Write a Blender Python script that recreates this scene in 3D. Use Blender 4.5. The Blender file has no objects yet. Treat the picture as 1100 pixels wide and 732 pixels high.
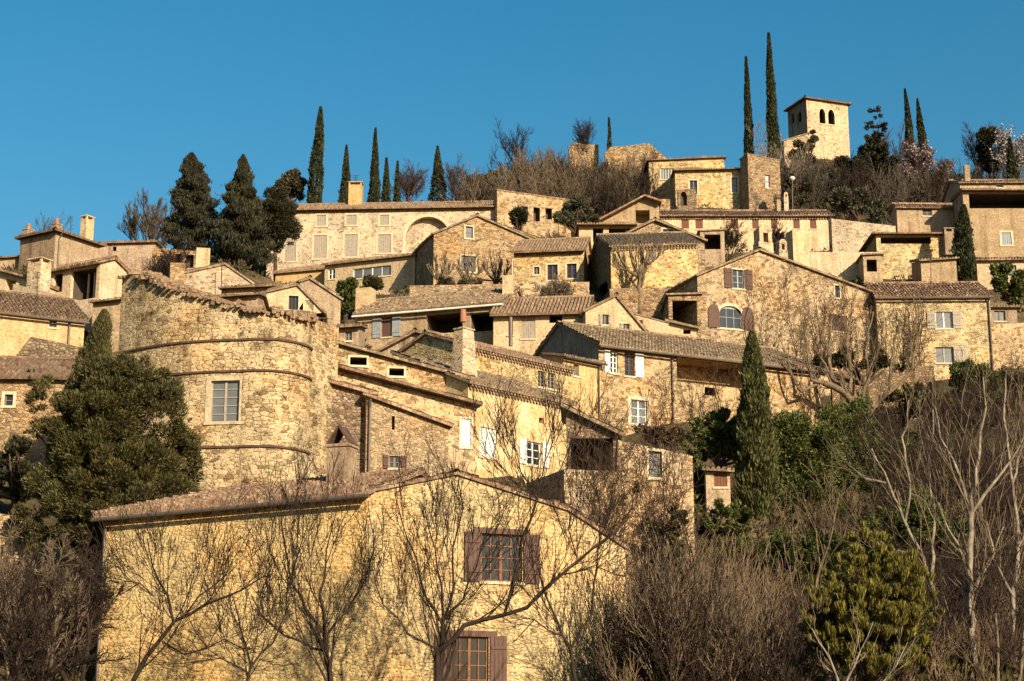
import bpy, math, random
import numpy as np
from mathutils import Vector, geometry
rng = np.random.default_rng(7)
random.seed(7)
SC = bpy.context.scene
COL = SC.collection
# ------------------------------------------------------------------ camera model (photo 1100 x 732)
F = 1100 * 60 / 36.0
CX, CY = 550.0, 366.0
PITCH = math.atan(434 / F)
CP, SP = math.cos(PITCH), math.sin(PITCH)
CAMZ = 1.7

def ray(px, py):
    v = (CY - py) / F
    return np.array([(px - CX) / F, CP - v * SP, SP + v * CP])

def P(px, py, Y):
    d = ray(px, py)
    k = Y / d[1]
    return np.array([d[0] * k, Y, CAMZ + d[2] * k])

def level_Y(px, py, z):
    d = ray(px, py)
    return (z - CAMZ) * d[1] / d[2]

def mpp(Y):            # metres per photo pixel at distance Y
    return Y / F

# ------------------------------------------------------------------ material helpers
def new_mat(name):
    m = bpy.data.materials.new(name)
    m.use_nodes = True
    nt = m.node_tree
    for n in list(nt.nodes):
        nt.nodes.remove(n)
    out = nt.nodes.new('ShaderNodeOutputMaterial')
    b = nt.nodes.new('ShaderNodeBsdfPrincipled')
    b.inputs['Specular IOR Level'].default_value = 0.15
    nt.links.new(b.outputs[0], out.inputs[0])
    return m, nt, b

def N(nt, t, **kw):
    n = nt.nodes.new(t)
    for k, v in kw.items():
        if k.startswith('i_'):
            n.inputs[k[2:].replace('_', ' ')].default_value = v
        else:
            setattr(n, k, v)
    return n

def L(nt, a, b):
    nt.links.new(a, b)

def house_tint(nt, col):
    """every wall has its own slightly different stone"""
    oi = N(nt, 'ShaderNodeObjectInfo')
    t = ramp(nt, oi.outputs['Random'], [(0.0, (.80, .80, .84)), (.2, (1.00, .97, .92)), (.4, (.88, .90, 1.0)), (.6, (1.08, 1.07, 1.10)), (.8, (.90, .86, .82)), (1.0, (1.03, 1.04, 1.14))])
    return mix(nt, 1.0, col, t, 'MULTIPLY')

def ramp(nt, fac, stops, interp='LINEAR'):
    r = N(nt, 'ShaderNodeValToRGB')
    r.color_ramp.interpolation = interp
    els = r.color_ramp.elements
    while len(els) < len(stops):
        els.new(0.5)
    for e, (p, c) in zip(els, stops):
        e.position = p
        e.color = (c[0], c[1], c[2], 1) if not isinstance(c, float) else (c, c, c, 1)
    L(nt, fac, r.inputs[0])
    return r.outputs[0]

def mix(nt, fac, a, b, blend='MIX'):
    m = N(nt, 'ShaderNodeMix', data_type='RGBA', blend_type=blend)
    for sock, v in ((m.inputs[0], fac), (m.inputs[6], a), (m.inputs[7], b)):
        if hasattr(v, 'is_output'):
            L(nt, v, sock)
        elif isinstance(v, (int, float)):
            sock.default_value = v
        else:
            sock.default_value = (v[0], v[1], v[2], 1)
    return m.outputs[2]

def math_n(nt, op, a, b=None, c=None):
    m = N(nt, 'ShaderNodeMath', operation=op)
    for i, v in enumerate((a, b, c)):
        if v is None:
            continue
        if hasattr(v, 'is_output'):
            L(nt, v, m.inputs[i])
        else:
            m.inputs[i].default_value = v
    return m.outputs[0]

def uvnode(nt):
    return N(nt, 'ShaderNodeUVMap', uv_map='UVMap').outputs[0]

def mapping(nt, vec, scale):
    m = N(nt, 'ShaderNodeMapping')
    L(nt, vec, m.inputs[0])
    m.inputs['Scale'].default_value = scale
    return m.outputs[0]

def noise(nt, vec, scale, detail=3, rough=0.55):
    n = N(nt, 'ShaderNodeTexNoise')
    n.inputs['Scale'].default_value = scale
    n.inputs['Detail'].default_value = detail
    n.inputs['Roughness'].default_value = rough
    if vec is not None:
        L(nt, vec, n.inputs['Vector'])
    return n

def stone_mat(name, cols, mortar, size=(0.36, 0.22), mw=0.07, bump=0.05, plaster=None, pamt=0.5, stain=0.5, course=0.0):
    """rubble or coursed stone; plaster = colour of the old render that still covers part of it"""
    m, nt, b = new_mat(name)
    uv = uvnode(nt)
    warp = noise(nt, uv, 1.3, 3, .6)
    w2 = N(nt, 'ShaderNodeVectorMath', operation='SCALE')
    sub = N(nt, 'ShaderNodeVectorMath', operation='SUBTRACT')
    L(nt, warp.outputs['Color'], sub.inputs[0]); sub.inputs[1].default_value = (.5, .5, .5)
    L(nt, sub.outputs[0], w2.inputs[0]); w2.inputs['Scale'].default_value = 0.22 - .15 * course
    ad = N(nt, 'ShaderNodeVectorMath', operation='ADD')
    L(nt, uv, ad.inputs[0]); L(nt, w2.outputs[0], ad.inputs[1])
    vec = mapping(nt, ad.outputs[0], (1 / size[0], 1 / size[1], 1))
    v1 = N(nt, 'ShaderNodeTexVoronoi', voronoi_dimensions='2D', feature='F1')
    v2 = N(nt, 'ShaderNodeTexVoronoi', voronoi_dimensions='2D', feature='DISTANCE_TO_EDGE')
    for v in (v1, v2):
        v.inputs['Scale'].default_value = 1.0
        v.inputs['Randomness'].default_value = 0.95 - course
        L(nt, vec, v.inputs['Vector'])
    sep = N(nt, 'ShaderNodeSeparateColor')
    L(nt, v1.outputs['Color'], sep.inputs[0])
    n = len(cols)
    stones = ramp(nt, sep.outputs[0], [(i / max(1, n - 1), c) for i, c in enumerate(cols)])
    fine = noise(nt, uv, 13, 5, 0.74)
    stones = mix(nt, 0.85, stones, ramp(nt, fine.outputs[0], [(0.34, 0.25), (0.5, .92), (0.65, 1.5)]), 'MULTIPLY')
    fz = math_n(nt, 'SUBTRACT', fine.outputs[0], 0.5)
    edge = math_n(nt, 'ADD', v2.outputs['Distance'], math_n(nt, 'MULTIPLY', fz, 0.30))
    em = ramp(nt, edge, [(mw * 0.3, 1.0), (mw * 2.0, 0.0)])
    mort = mix(nt, 0.8, mortar, ramp(nt, fine.outputs[0], [(0.33, 0.35), (0.62, 1.2)]), 'MULTIPLY')
    col = mix(nt, em, stones, mort)
    height = ramp(nt, edge, [(0.0, 0.0), (mw * 2.4, 0.8), (0.5, 1.0)])
    hmix = math_n(nt, 'ADD', height, math_n(nt, 'MULTIPLY', fine.outputs[0], 0.9))
    if plaster is not None:
        pn = noise(nt, uv, 0.55, 6, 0.68)
        pv = math_n(nt, 'ADD', pn.outputs[0], math_n(nt, 'MULTIPLY', math_n(nt, 'SUBTRACT', sep.outputs[1], .5), .30))
        pv = math_n(nt, 'SUBTRACT', pv, math_n(nt, 'MULTIPLY', v2.outputs['Distance'], .22))
        pv = math_n(nt, 'ADD', pv, math_n(nt, 'MULTIPLY', fz, .22))
        th = 0.62 - 0.4 * pamt
        pm = ramp(nt, pv, [(th - .02, 0.0), (th + .05, 1.0)])
        pl = mix(nt, 0.85, plaster, ramp(nt, fine.outputs[0], [(0.34, 0.30), (0.49, 0.90), (0.65, 1.38)]), 'MULTIPLY')
        col = mix(nt, pm, col, pl)
        hmix = math_n(nt, 'ADD', math_n(nt, 'MULTIPLY', hmix, math_n(nt, 'SUBTRACT', 1.0, math_n(nt, 'MULTIPLY', pm, 0.65))), math_n(nt, 'MULTIPLY', pm, 0.75))
    st = noise(nt, mapping(nt, uv, (0.8, 0.3, 1)), 1.0, 6, 0.7)
    col = mix(nt, stain, col, ramp(nt, st.outputs[0], [(0.32, (0.30, 0.25, 0.21)), (0.45, (0.86, 0.83, 0.80)), (0.68, (1.22, 1.18, 1.12))]), 'MULTIPLY')
    pit = noise(nt, uv, 4.2, 3, 0.6)
    col = mix(nt, ramp(nt, pit.outputs[0], [(0.60, 0.0), (0.66, 0.85)]), col, (0.05, 0.034, 0.022))
    tn = noise(nt, uv, .33, 4, .6)
    col = mix(nt, 1.0, col, ramp(nt, tn.outputs[0], [(.36, (1.08, .97, .84)), (.5, (1.0, 1.0, 1.0)), (.62, (.84, .87, .90))]), 'MULTIPLY')
    L(nt, house_tint(nt, col), b.inputs['Base Color'])
    b.inputs['Roughness'].default_value = 0.95
    bp = N(nt, 'ShaderNodeBump')
    bp.inputs['Strength'].default_value = 1.0
    bp.inputs['Distance'].default_value = bump
    L(nt, hmix, bp.inputs['Height'])
    L(nt, bp.outputs[0], b.inputs['Normal'])
    return m

def plaster_mat(name, c, c2, stain=0.5, bump=0.02):
    m, nt, b = new_mat(name)
    uv = uvnode(nt)
    a = noise(nt, uv, 0.8, 6, 0.7)
    fine = noise(nt, uv, 7, 6, 0.72)
    col = mix(nt, ramp(nt, a.outputs[0], [(0.40, 0.0), (0.56, 1.0)]), c, c2)
    col = mix(nt, 0.85, col, ramp(nt, fine.outputs[0], [(0.33, 0.40), (0.5, 0.95), (0.66, 1.25)]), 'MULTIPLY')
    pit = noise(nt, uv, 3.0, 5, 0.7)
    col = mix(nt, ramp(nt, pit.outputs[0], [(0.60, 0.0), (0.68, 0.6)]), col, (0.12, 0.08, 0.045))
    st = noise(nt, mapping(nt, uv, (1.6, 0.20, 1)), 1.0, 5, 0.65)
    col = mix(nt, stain, col, ramp(nt, st.outputs[0], [(0.34, (0.36, 0.30, 0.25)), (0.5, 1.0)]), 'MULTIPLY')
    L(nt, house_tint(nt, col), b.inputs['Base Color'])
    b.inputs['Roughness'].default_value = 0.92
    bp = N(nt, 'ShaderNodeBump')
    bp.inputs['Distance'].default_value = bump
    L(nt, math_n(nt, 'ADD', fine.outputs[0], math_n(nt, 'MULTIPLY', a.outputs[0], 2.0)), bp.inputs['Height'])
    L(nt, bp.outputs[0], b.inputs['Normal'])
    return m

TILE_W, TILE_L = 0.23, 0.40
def tile_mat(name, cols, lichen, lam=0.5):
    m, nt, b = new_mat(name)
    uv = uvnode(nt)
    sx = N(nt, 'ShaderNodeSeparateXYZ'); L(nt, uv, sx.inputs[0])
    fu = math_n(nt, 'FLOOR', math_n(nt, 'DIVIDE', sx.outputs[0], TILE_W))
    fv = math_n(nt, 'FLOOR', math_n(nt, 'DIVIDE', sx.outputs[1], TILE_L))
    cb = N(nt, 'ShaderNodeCombineXYZ'); L(nt, fu, cb.inputs[0]); L(nt, fv, cb.inputs[1])
    wn = N(nt, 'ShaderNodeTexWhiteNoise', noise_dimensions='2D'); L(nt, cb.outputs[0], wn.inputs['Vector'])
    n = len(cols)
    col = ramp(nt, wn.outputs['Value'], [(i / max(1, n - 1), c) for i, c in enumerate(cols)])
    ln = noise(nt, uv, 1.1, 5, 0.7)
    col = mix(nt, ramp(nt, ln.outputs[0], [(0.62 - 0.3 * lam, 0.0), (0.75 - 0.25 * lam, 0.85)]), col, lichen)
    fine = noise(nt, uv, 11, 3, 0.6)
    col = mix(nt, 0.8, col, ramp(nt, fine.outputs[0], [(0.34, 0.35), (0.66, 1.4)]), 'MULTIPLY')
    # overlap step of each course
    fr = math_n(nt, 'FRACT', math_n(nt, 'DIVIDE', sx.outputs[1], TILE_L))
    L(nt, col, b.inputs['Base Color'])
    b.inputs['Roughness'].default_value = 0.95
    bp = N(nt, 'ShaderNodeBump'); bp.inputs['Distance'].default_value = 0.05
    L(nt, math_n(nt, 'ADD', math_n(nt, 'SUBTRACT', 1.0, fr), math_n(nt, 'MULTIPLY', fine.outputs[0], 0.6)), bp.inputs['Height'])
    L(nt, bp.outputs[0], b.inputs['Normal'])
    return m

def plain_mat(name, c, rough=0.8, var=0.35, scale=6.0, metal=0.0, spec=0.2, stretch=(1, 1, 1)):
    m, nt, b = new_mat(name)
    tc = N(nt, 'ShaderNodeTexCoord')
    n = noise(nt, mapping(nt, tc.outputs['Object'], stretch), scale, 4, 0.6)
    col = mix(nt, 1.0, c, ramp(nt, n.outputs[0], [(0.3, 1 - var), (0.7, 1 + var * 0.4)]), 'MULTIPLY')
    L(nt, col, b.inputs['Base Color'])
    b.inputs['Roughness'].default_value = rough
    b.inputs['Metallic'].default_value = metal
    b.inputs['Specular IOR Level'].default_value = spec
    return m

def leaf_mat(name, cols, trans=0.25, rough=0.6):
    m, nt, b = new_mat(name)
    g = N(nt, 'ShaderNodeNewGeometry')
    n = len(cols)
    col = ramp(nt, g.outputs['Random Per Island'], [(i / max(1, n - 1), c) for i, c in enumerate(cols)])
    tc = N(nt, 'ShaderNodeTexCoord')
    nz = noise(nt, tc.outputs['Object'], 0.9, 2)
    col = mix(nt, 0.7, col, ramp(nt, nz.outputs[0], [(0.35, 0.65), (0.65, 1.3)]), 'MULTIPLY')
    L(nt, col, b.inputs['Base Color'])
    b.inputs['Roughness'].default_value = rough
    b.inputs['Specular IOR Level'].default_value = 0.2
    if trans:
        tr = N(nt, 'ShaderNodeBsdfTranslucent'); L(nt, col, tr.inputs[0])
        ms = N(nt, 'ShaderNodeMixShader'); ms.inputs[0].default_value = trans
        out = [x for x in nt.nodes if x.type == 'OUTPUT_MATERIAL'][0]
        L(nt, b.outputs[0], ms.inputs[1]); L(nt, tr.outputs[0], ms.inputs[2]); L(nt, ms.outputs[0], out.inputs[0])
    return m

def bark_mat(name, c, c2):
    m, nt, b = new_mat(name)
    tc = N(nt, 'ShaderNodeTexCoord')
    n = noise(nt, tc.outputs['Object'], 2.2, 5, 0.7)
    L(nt, ramp(nt, n.outputs[0], [(0.35, c), (0.65, c2)]), b.inputs['Base Color'])
    b.inputs['Roughness'].default_value = 0.9
    return m

M = {}
M['rubble'] = stone_mat('rubble_stone', [(.15,.095,.05), (.40,.27,.14), (.50,.355,.195), (.27,.177,.09), (.57,.42,.24)], (.38,.262,.14), (.30,.17), .06, .04)
M['rubble_dark'] = stone_mat('dark_rubble_stone', [(.12,.08,.047), (.30,.205,.115), (.39,.28,.165), (.19,.128,.07), (.46,.34,.205)], (.22,.157,.09), (.24,.15), .08, .045)  # also used where shade is painted onto a wall
M['rubble_patch'] = stone_mat('rubble_with_old_render', [(.15,.095,.05), (.40,.27,.135), (.49,.345,.18), (.24,.157,.08), (.55,.40,.22)], (.42,.29,.148), (.27,.16), .06, .035, (.53,.385,.21), .38)
M['rubble_gold'] = stone_mat('golden_rubble', [(.24,.155,.068), (.51,.36,.163), (.62,.455,.222), (.38,.26,.113), (.67,.51,.265)], (.46,.33,.155), (.25,.15), .06, .04, (.64,.475,.228), .32, .3)
M['front_wall'] = stone_mat('golden_render_over_stone', [(.36,.25,.11), (.55,.395,.18), (.63,.465,.22), (.45,.315,.14)], (.52,.375,.165), (.22,.13), .065, .04, (.615,.445,.20), .42, .4, .2)
M['ashlar'] = stone_mat('coursed_tower_stone', [(.22,.15,.075), (.49,.37,.20), (.62,.48,.285), (.38,.27,.14), (.56,.43,.235)], (.30,.215,.118), (.31,.18), .05, .04, (.57,.44,.25), .34, 1.0, .25)
M['small_stone'] = stone_mat('small_field_stone', [(.20,.133,.068), (.42,.292,.15), (.53,.38,.205), (.28,.187,.095)], (.40,.28,.145), (.18,.12), .07, .03)
M['pale_stone'] = stone_mat('pale_stone', [(.30,.213,.12), (.56,.425,.255), (.64,.50,.315), (.42,.305,.175)], (.54,.398,.225), (.28,.165), .05, .03, (.60,.46,.28), .40)
M['plaster_yellow'] = plaster_mat('yellow_render', (.58,.40,.178), (.49,.33,.138), .4)
M['plaster_bright'] = plaster_mat('bright_cream_render', (.74,.575,.315), (.52,.355,.155), .35)
M['plaster_cream'] = plaster_mat('cream_render', (.62,.462,.262), (.52,.378,.205), .4)
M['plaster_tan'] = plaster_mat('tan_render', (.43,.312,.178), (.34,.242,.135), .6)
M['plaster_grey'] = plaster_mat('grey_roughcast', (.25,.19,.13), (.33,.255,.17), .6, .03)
M['plaster_brown'] = plaster_mat('weathered_and_shaded_brown_render', (.27,.187,.115), (.37,.266,.168), .8)  # weathered walls; on side walls its darker tone is painted shade
M['tile'] = tile_mat('old_clay_tiles', [(.13,.074,.042), (.32,.19,.105), (.20,.123,.073), (.42,.275,.165)], (.25,.195,.11), .5)
M['tile_dark'] = tile_mat('dark_clay_tiles', [(.09,.052,.032), (.23,.135,.077), (.15,.09,.055), (.30,.19,.11)], (.16,.125,.075), .5)
M['tile_red'] = tile_mat('reddish_clay_tiles', [(.085,.05,.033), (.30,.17,.098), (.16,.093,.056), (.42,.28,.17), (.23,.13,.075)], (.22,.17,.10), .4)
M['tile_moss'] = tile_mat('mossy_clay_tiles', [(.12,.078,.045), (.31,.205,.12), (.19,.125,.075), (.40,.285,.175)], (.23,.18,.098), .5)
M['wood_brown'] = plain_mat('brown_painted_wood', (.115,.062,.042), .7, .5, 9, stretch=(8, 8, .6))
M['wood_grey'] = plain_mat('weathered_grey_wood', (.20,.165,.125), .8, .5, 9, stretch=(8, 8, .6))
M['wood_red'] = plain_mat('reddish_wood', (.17,.07,.035), .7, .5, 9, stretch=(8, 8, .6))
M['wood_orange'] = plain_mat('varnished_orange_wood', (.20,.082,.036), .6, .4, 9)
M['paint_white'] = plain_mat('white_paint', (.74,.69,.56), .6, .15, 5)
M['paint_bluegrey'] = plain_mat('bluegrey_paint', (.27,.28,.27), .6, .25, 5)
M['paint_greige'] = plain_mat('greyish_shutter_paint', (.34,.28,.20), .6, .25, 5)
M['pale_trim'] = plain_mat('pale_dressed_stone', (.58,.46,.28), .9, .3, 4)
M['stone_trim'] = plain_mat('worn_window_stone', (.50,.385,.225), .9, .45, 5)
M['band'] = plain_mat('dark_weathered_band', (.10,.058,.036), .9, .5, 3)
M['zinc'] = plain_mat('weathered_gutter', (.13,.10,.075), .5, .3, 4, .3)
M['white_metal'] = plain_mat('white_gutter', (.72,.66,.55), .5, .15, 4)
M['dark_metal'] = plain_mat('dark_iron', (.05,.045,.04), .5, .3, 4)
M['interior'] = plain_mat('shade_painted_interior', (.085,.063,.043), .95, .3, 2)  # dark base colour stands in for shade inside openings and loggias
M['terracotta'] = plain_mat('terracotta', (.36,.15,.08), .8, .35, 6)
def glass_mat():
    m, nt, b = new_mat('window_glass')
    b.inputs['Base Color'].default_value = (.018, .02, .022, 1)
    b.inputs['Roughness'].default_value = .12
    b.inputs['Specular IOR Level'].default_value = .6
    return m
M['glass'] = glass_mat()
M['glass_painted_sky'] = plain_mat('painted_sky_reflection_pane', (.135,.135,.125), .25, .3, 1.5, 0, .6)  # pale base colour stands in for sky reflected in the glass

# ------------------------------------------------------------------ object helpers
def mesh_object(name, V, Fc, mat, parent=None, uv=None, origin=None, smooth=False):
    V = np.asarray(V, dtype=np.float64).reshape(-1, 3)
    if origin is not None:
        V = V - np.asarray(origin)
    me = bpy.data.meshes.new(name)
    me.from_pydata([tuple(v) for v in V], [], [tuple(int(i) for i in f) for f in Fc])
    if uv is not None:
        lay = me.uv_layers.new(name='UVMap')
        lay.data.foreach_set('uv', np.asarray(uv, dtype=np.float32).ravel())
    mats = mat if isinstance(mat, (list, tuple)) else [mat]
    for mm in mats:
        me.materials.append(mm)
    if smooth:
        me.polygons.foreach_set('use_smooth', [True] * len(me.polygons))
    me.update()
    o = bpy.data.objects.new(name, me)
    COL.objects.link(o)
    if parent is not None:
        o.parent = parent
    return o

def thing(name, label, cat, loc, group=None):
    o = bpy.data.objects.new(name, None)
    o.empty_display_size = 0.3
    COL.objects.link(o)
    o.location = tuple(loc)
    o['label'] = label; o['category'] = cat
    if group: o['group'] = group
    return o

def tag(o, label, cat, group=None):
    o['label'] = label; o['category'] = cat
    if group: o['group'] = group
    return o

class MB:
    """collects polygons with automatic metric UVs"""
    def __init__(s):
        s.V = []; s.Fc = []; s.UV = []
    def poly(s, pts, uvs=None):
        pts = [np.asarray(p, float) for p in pts]
        b = len(s.V)
        s.V += pts
        s.Fc.append(tuple(range(b, b + len(pts))))
        if uvs is None:
            n = np.zeros(3)
            for i in range(len(pts)):
                n += np.cross(pts[i] - pts[0], pts[(i + 1) % len(pts)] - pts[0])
            n /= (np.linalg.norm(n) + 1e-12)
            if abs(n[2]) < 0.995:
                t = np.cross((0, 0, 1), n); t /= np.linalg.norm(t)
                bb = np.cross(n, t)
            else:
                t = np.array([1., 0, 0]); bb = np.array([0, 1., 0])
            uvs = [(p @ t, p @ bb) for p in pts]
        s.UV += list(uvs)
    def box(s, o, a, b, c):
        """corner o and three edge vectors"""
        o, a, b, c = (np.asarray(x, float) for x in (o, a, b, c))
        q = [o, o + a, o + a + b, o + b, o + c, o + a + c, o + a + b + c, o + b + c]
        for f in ((3, 2, 1, 0), (4, 5, 6, 7), (0, 1, 5, 4), (1, 2, 6, 5), (2, 3, 7, 6), (3, 0, 4, 7)):
            s.poly([q[i] for i in f])
    def tube(s, pts, r, n=6, cap=False):
        pts = [np.asarray(p, float) for p in pts]
        rs = r if isinstance(r, (list, tuple)) else [r] * len(pts)
        rings = []
        for i, p in enumerate(pts):
            d = pts[min(i + 1, len(pts) - 1)] - pts[max(i - 1, 0)]
            d /= np.linalg.norm(d) + 1e-12
            h = np.array([1., 0, 0]) if abs(d[0]) < .8 else np.array([0, 1., 0])
            a = np.cross(d, h); a /= np.linalg.norm(a); b = np.cross(d, a)
            rings.append([p + rs[i] * (math.cos(2 * math.pi * k / n) * a + math.sin(2 * math.pi * k / n) * b) for k in range(n)])
        for i in range(len(pts) - 1):
            for k in range(n):
                s.poly([rings[i][k], rings[i][(k + 1) % n], rings[i + 1][(k + 1) % n], rings[i + 1][k]])
        if cap:
            s.poly(rings[-1]); s.poly(rings[0][::-1])
    def obj(s, name, mat, parent=None, origin=None, smooth=False):
        return mesh_object(name, s.V, s.Fc, mat, parent, s.UV, origin, smooth)

def tile_slab(mb, c00, c10, c11, c01, thick=0.13, amp=0.08, per=6, jit=0.02):
    """corrugated clay-tile slab: c00-c10 is the low edge, c01-c11 the high edge"""
    c00, c10, c11, c01 = (np.asarray(c, float) for c in (c00, c10, c11, c01))
    n = np.cross(c10 - c00, c01 - c00)
    if np.linalg.norm(n) < 1e-6:
        n = np.cross(c10 - c00, c11 - c00)
    n /= np.linalg.norm(n)
    if n[2] < 0: n = -n
    W = max(np.linalg.norm(c10 - c00), np.linalg.norm(c11 - c01)); Ls = max(np.linalg.norm(c01 - c00), np.linalg.norm(c11 - c10))
    nu = max(2, int(round(W / TILE_W))) * per
    nv = max(1, int(round(Ls / TILE_L)))
    offu, offv = rng.uniform(0, 40) // 1 * TILE_W, rng.uniform(0, 40) // 1 * TILE_L
    step = .09 if per >= 10 else (.045 if per >= 8 else 0.0)
    if per >= 10: amp *= 1.35
    I = np.linspace(0, 1, nu + 1)
    J = [(k / nv, step) for k in range(nv + 1)]
    if step:
        J = []
        for k in range(nv):
            J += [(k / nv, step), ((k + .96) / nv, 0.0)]
        J.append((1.0, step))
    nr = len(J) - 1
    tj = rng.normal(0, jit, (nv + 2, nu // per + 2))
    base = len(mb.V)
    pa, pb, pc = rng.uniform(0, 6, 3)
    for v, hs in J:
        a = c00 + (c01 - c00) * v; b = c10 + (c11 - c10) * v
        j = int(v * nv + 1e-6)
        for i, u in enumerate(I):
            ph = (i % per) / per
            h = hs + amp * (2.0 * abs(math.cos(math.pi * ph)) ** .8 - 1.1) + tj[j, (i + per // 2) // per]
            h += .035 * math.sin(u * W * .55 + pa) + .022 * math.sin(u * W * 1.3 + v * Ls * .9 + pb) - .02 * math.sin(math.pi * v)
            mb.V.append(a + (b - a) * u + n * h)
    for j in range(nr):
        for i in range(nu):
            q = [base + j * (nu + 1) + i, base + j * (nu + 1) + i + 1, base + (j + 1) * (nu + 1) + i + 1, base + (j + 1) * (nu + 1) + i]
            mb.Fc.append(tuple(q))
            for (jj, ii) in ((j, i), (j, i + 1), (j + 1, i + 1), (j + 1, i)):
                mb.UV.append((offu + (ii / per + .5) * TILE_W, offv + J[jj][0] * nv * TILE_L))
    # underside and edges
    t = n * thick
    e = [c00 - t, c10 - t, c11 - t, c01 - t]
    mb.poly(e[::-1])
    up = n * (amp * 0.2)
    tops = [c00, c10, c11, c01]
    # front edge follows the corrugation
    for i in range(nu):
        p0, p1 = mb.V[base + i], mb.V[base + i + 1]
        q0 = c00 - t + (c10 - c00) * I[i]; q1 = c00 - t + (c10 - c00) * I[i + 1]
        mb.poly([q0, q1, p1, p0])
    for k in (1, 2, 3):
        a, b = k, (k + 1) % 4
        mb.poly([e[a], e[b], tops[b] + up, tops[a] + up])

def ridge_tube(mb, a, b, r=0.13):
    a, b = np.asarray(a, float), np.asarray(b, float)
    n = max(1, int(np.linalg.norm(b - a) / 0.42))
    for i in range(n):
        p, q = a + (b - a) * i / n, a + (b - a) * (i + 1.06) / n
        mb.tube([p, q], [r * 1.05, r * .9], 7)

TERR = []        # terrain control points
HOUSES = {}
# ------------------------------------------------------------------ building construction
class Face:
    def __init__(s, O, t, n):
        s.O = np.array([O[0], O[1], 0.]); s.t = t; s.n = n
    def at(s, a, z, off=0.0):
        p = s.O + s.t * a + s.n * off
        return np.array([p[0], p[1], z])
    def hit(s, px, py):
        d = ray(px, py); C = np.array([0, 0, CAMZ])
        k = ((s.O - C) @ s.n) / (d @ s.n)
        p = C + d * k
        return (p - s.O) @ s.t, p[2]

def arch_pts(s0, s1, z0, z1, rise, n=10):
    """opening outline: rectangle whose head is an arc of the given rise"""
    pts = [(s0, z0), (s1, z0), (s1, z1 - rise)]
    c = (s0 + s1) / 2; h = (s1 - s0) / 2
    for k in range(1, n):
        a = math.pi * k / n
        pts.append((c + h * math.cos(a), z1 - rise + rise * math.sin(a)))
    pts.append((s0, z1 - rise))
    return pts

def wall_face(mb, f, outline, holes, uoff=0.0, dark=None):
    """outline, holes in (s,z); holes: list of (pts, depth, back) ; back: 'wall','dark',None"""
    polys = [[Vector((a, z, 0)) for a, z in outline]] + [[Vector((a, z, 0)) for a, z in h[0]] for h in holes]
    flat = [p for pl in polys for p in pl]
    for tri in geometry.tessellate_polygon(polys):
        mb.poly([f.at(flat[i].x, flat[i].y) for i in tri], [(flat[i].x + uoff, flat[i].y) for i in tri])
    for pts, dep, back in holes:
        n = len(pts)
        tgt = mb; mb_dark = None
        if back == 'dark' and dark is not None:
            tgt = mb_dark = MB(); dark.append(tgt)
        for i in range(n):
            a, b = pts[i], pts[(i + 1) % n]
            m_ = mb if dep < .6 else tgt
            if tgt is mb_dark and dep >= .6:      # pale reveal first, room with shade painted dark behind
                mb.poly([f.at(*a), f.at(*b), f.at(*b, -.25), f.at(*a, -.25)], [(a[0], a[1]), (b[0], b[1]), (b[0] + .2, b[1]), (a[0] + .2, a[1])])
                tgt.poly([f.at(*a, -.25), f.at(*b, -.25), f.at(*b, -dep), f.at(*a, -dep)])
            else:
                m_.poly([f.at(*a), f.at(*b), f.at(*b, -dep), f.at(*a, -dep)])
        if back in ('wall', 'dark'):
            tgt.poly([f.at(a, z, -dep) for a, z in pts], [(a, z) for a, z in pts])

def fbox(mb, f, s0, s1, z0, z1, o0, o1):
    p = f.at(s0, z0, o0)
    mb.box(p, f.t * (s1 - s0), np.array([0, 0, z1 - z0]), f.n * (o1 - o0))

SHUT = {'brown': 'wood_brown', 'white': 'paint_white', 'blue': 'paint_bluegrey', 'greige': 'paint_greige', 'grey': 'wood_grey', 'red': 'wood_red'}

def shutter(f, s0, s1, z0, z1, off, matn, parent, origin, arch=0.0, battens=True):
    mb = MB()
    if arch > 0:
        pts = arch_pts(s0, s1, z0, z1, arch, 8)
        mb.poly([f.at(a, z, off + .05) for a, z in pts])
        for i in range(len(pts)):
            a, b = pts[i], pts[(i + 1) % len(pts)]
            mb.poly([f.at(*a, off), f.at(*b, off), f.at(*b, off + .05), f.at(*a, off + .05)])
    else:
        n = max(2, int(round((s1 - s0) / .14)))
        w = (s1 - s0) / n
        for k in range(n):
            fbox(mb, f, s0 + k * w + .006, s0 + (k + 1) * w - .006, z0, z1, off, off + .04 + .004 * (k % 2))
        if battens:
            for q in (.18, .78):
                zz = z0 + (z1 - z0) * q
                fbox(mb, f, s0 + .02, s1 - .02, zz, zz + .09, off + .046, off + .075)
    return mb.obj('shutter', M[SHUT[matn]], parent, origin)

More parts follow.
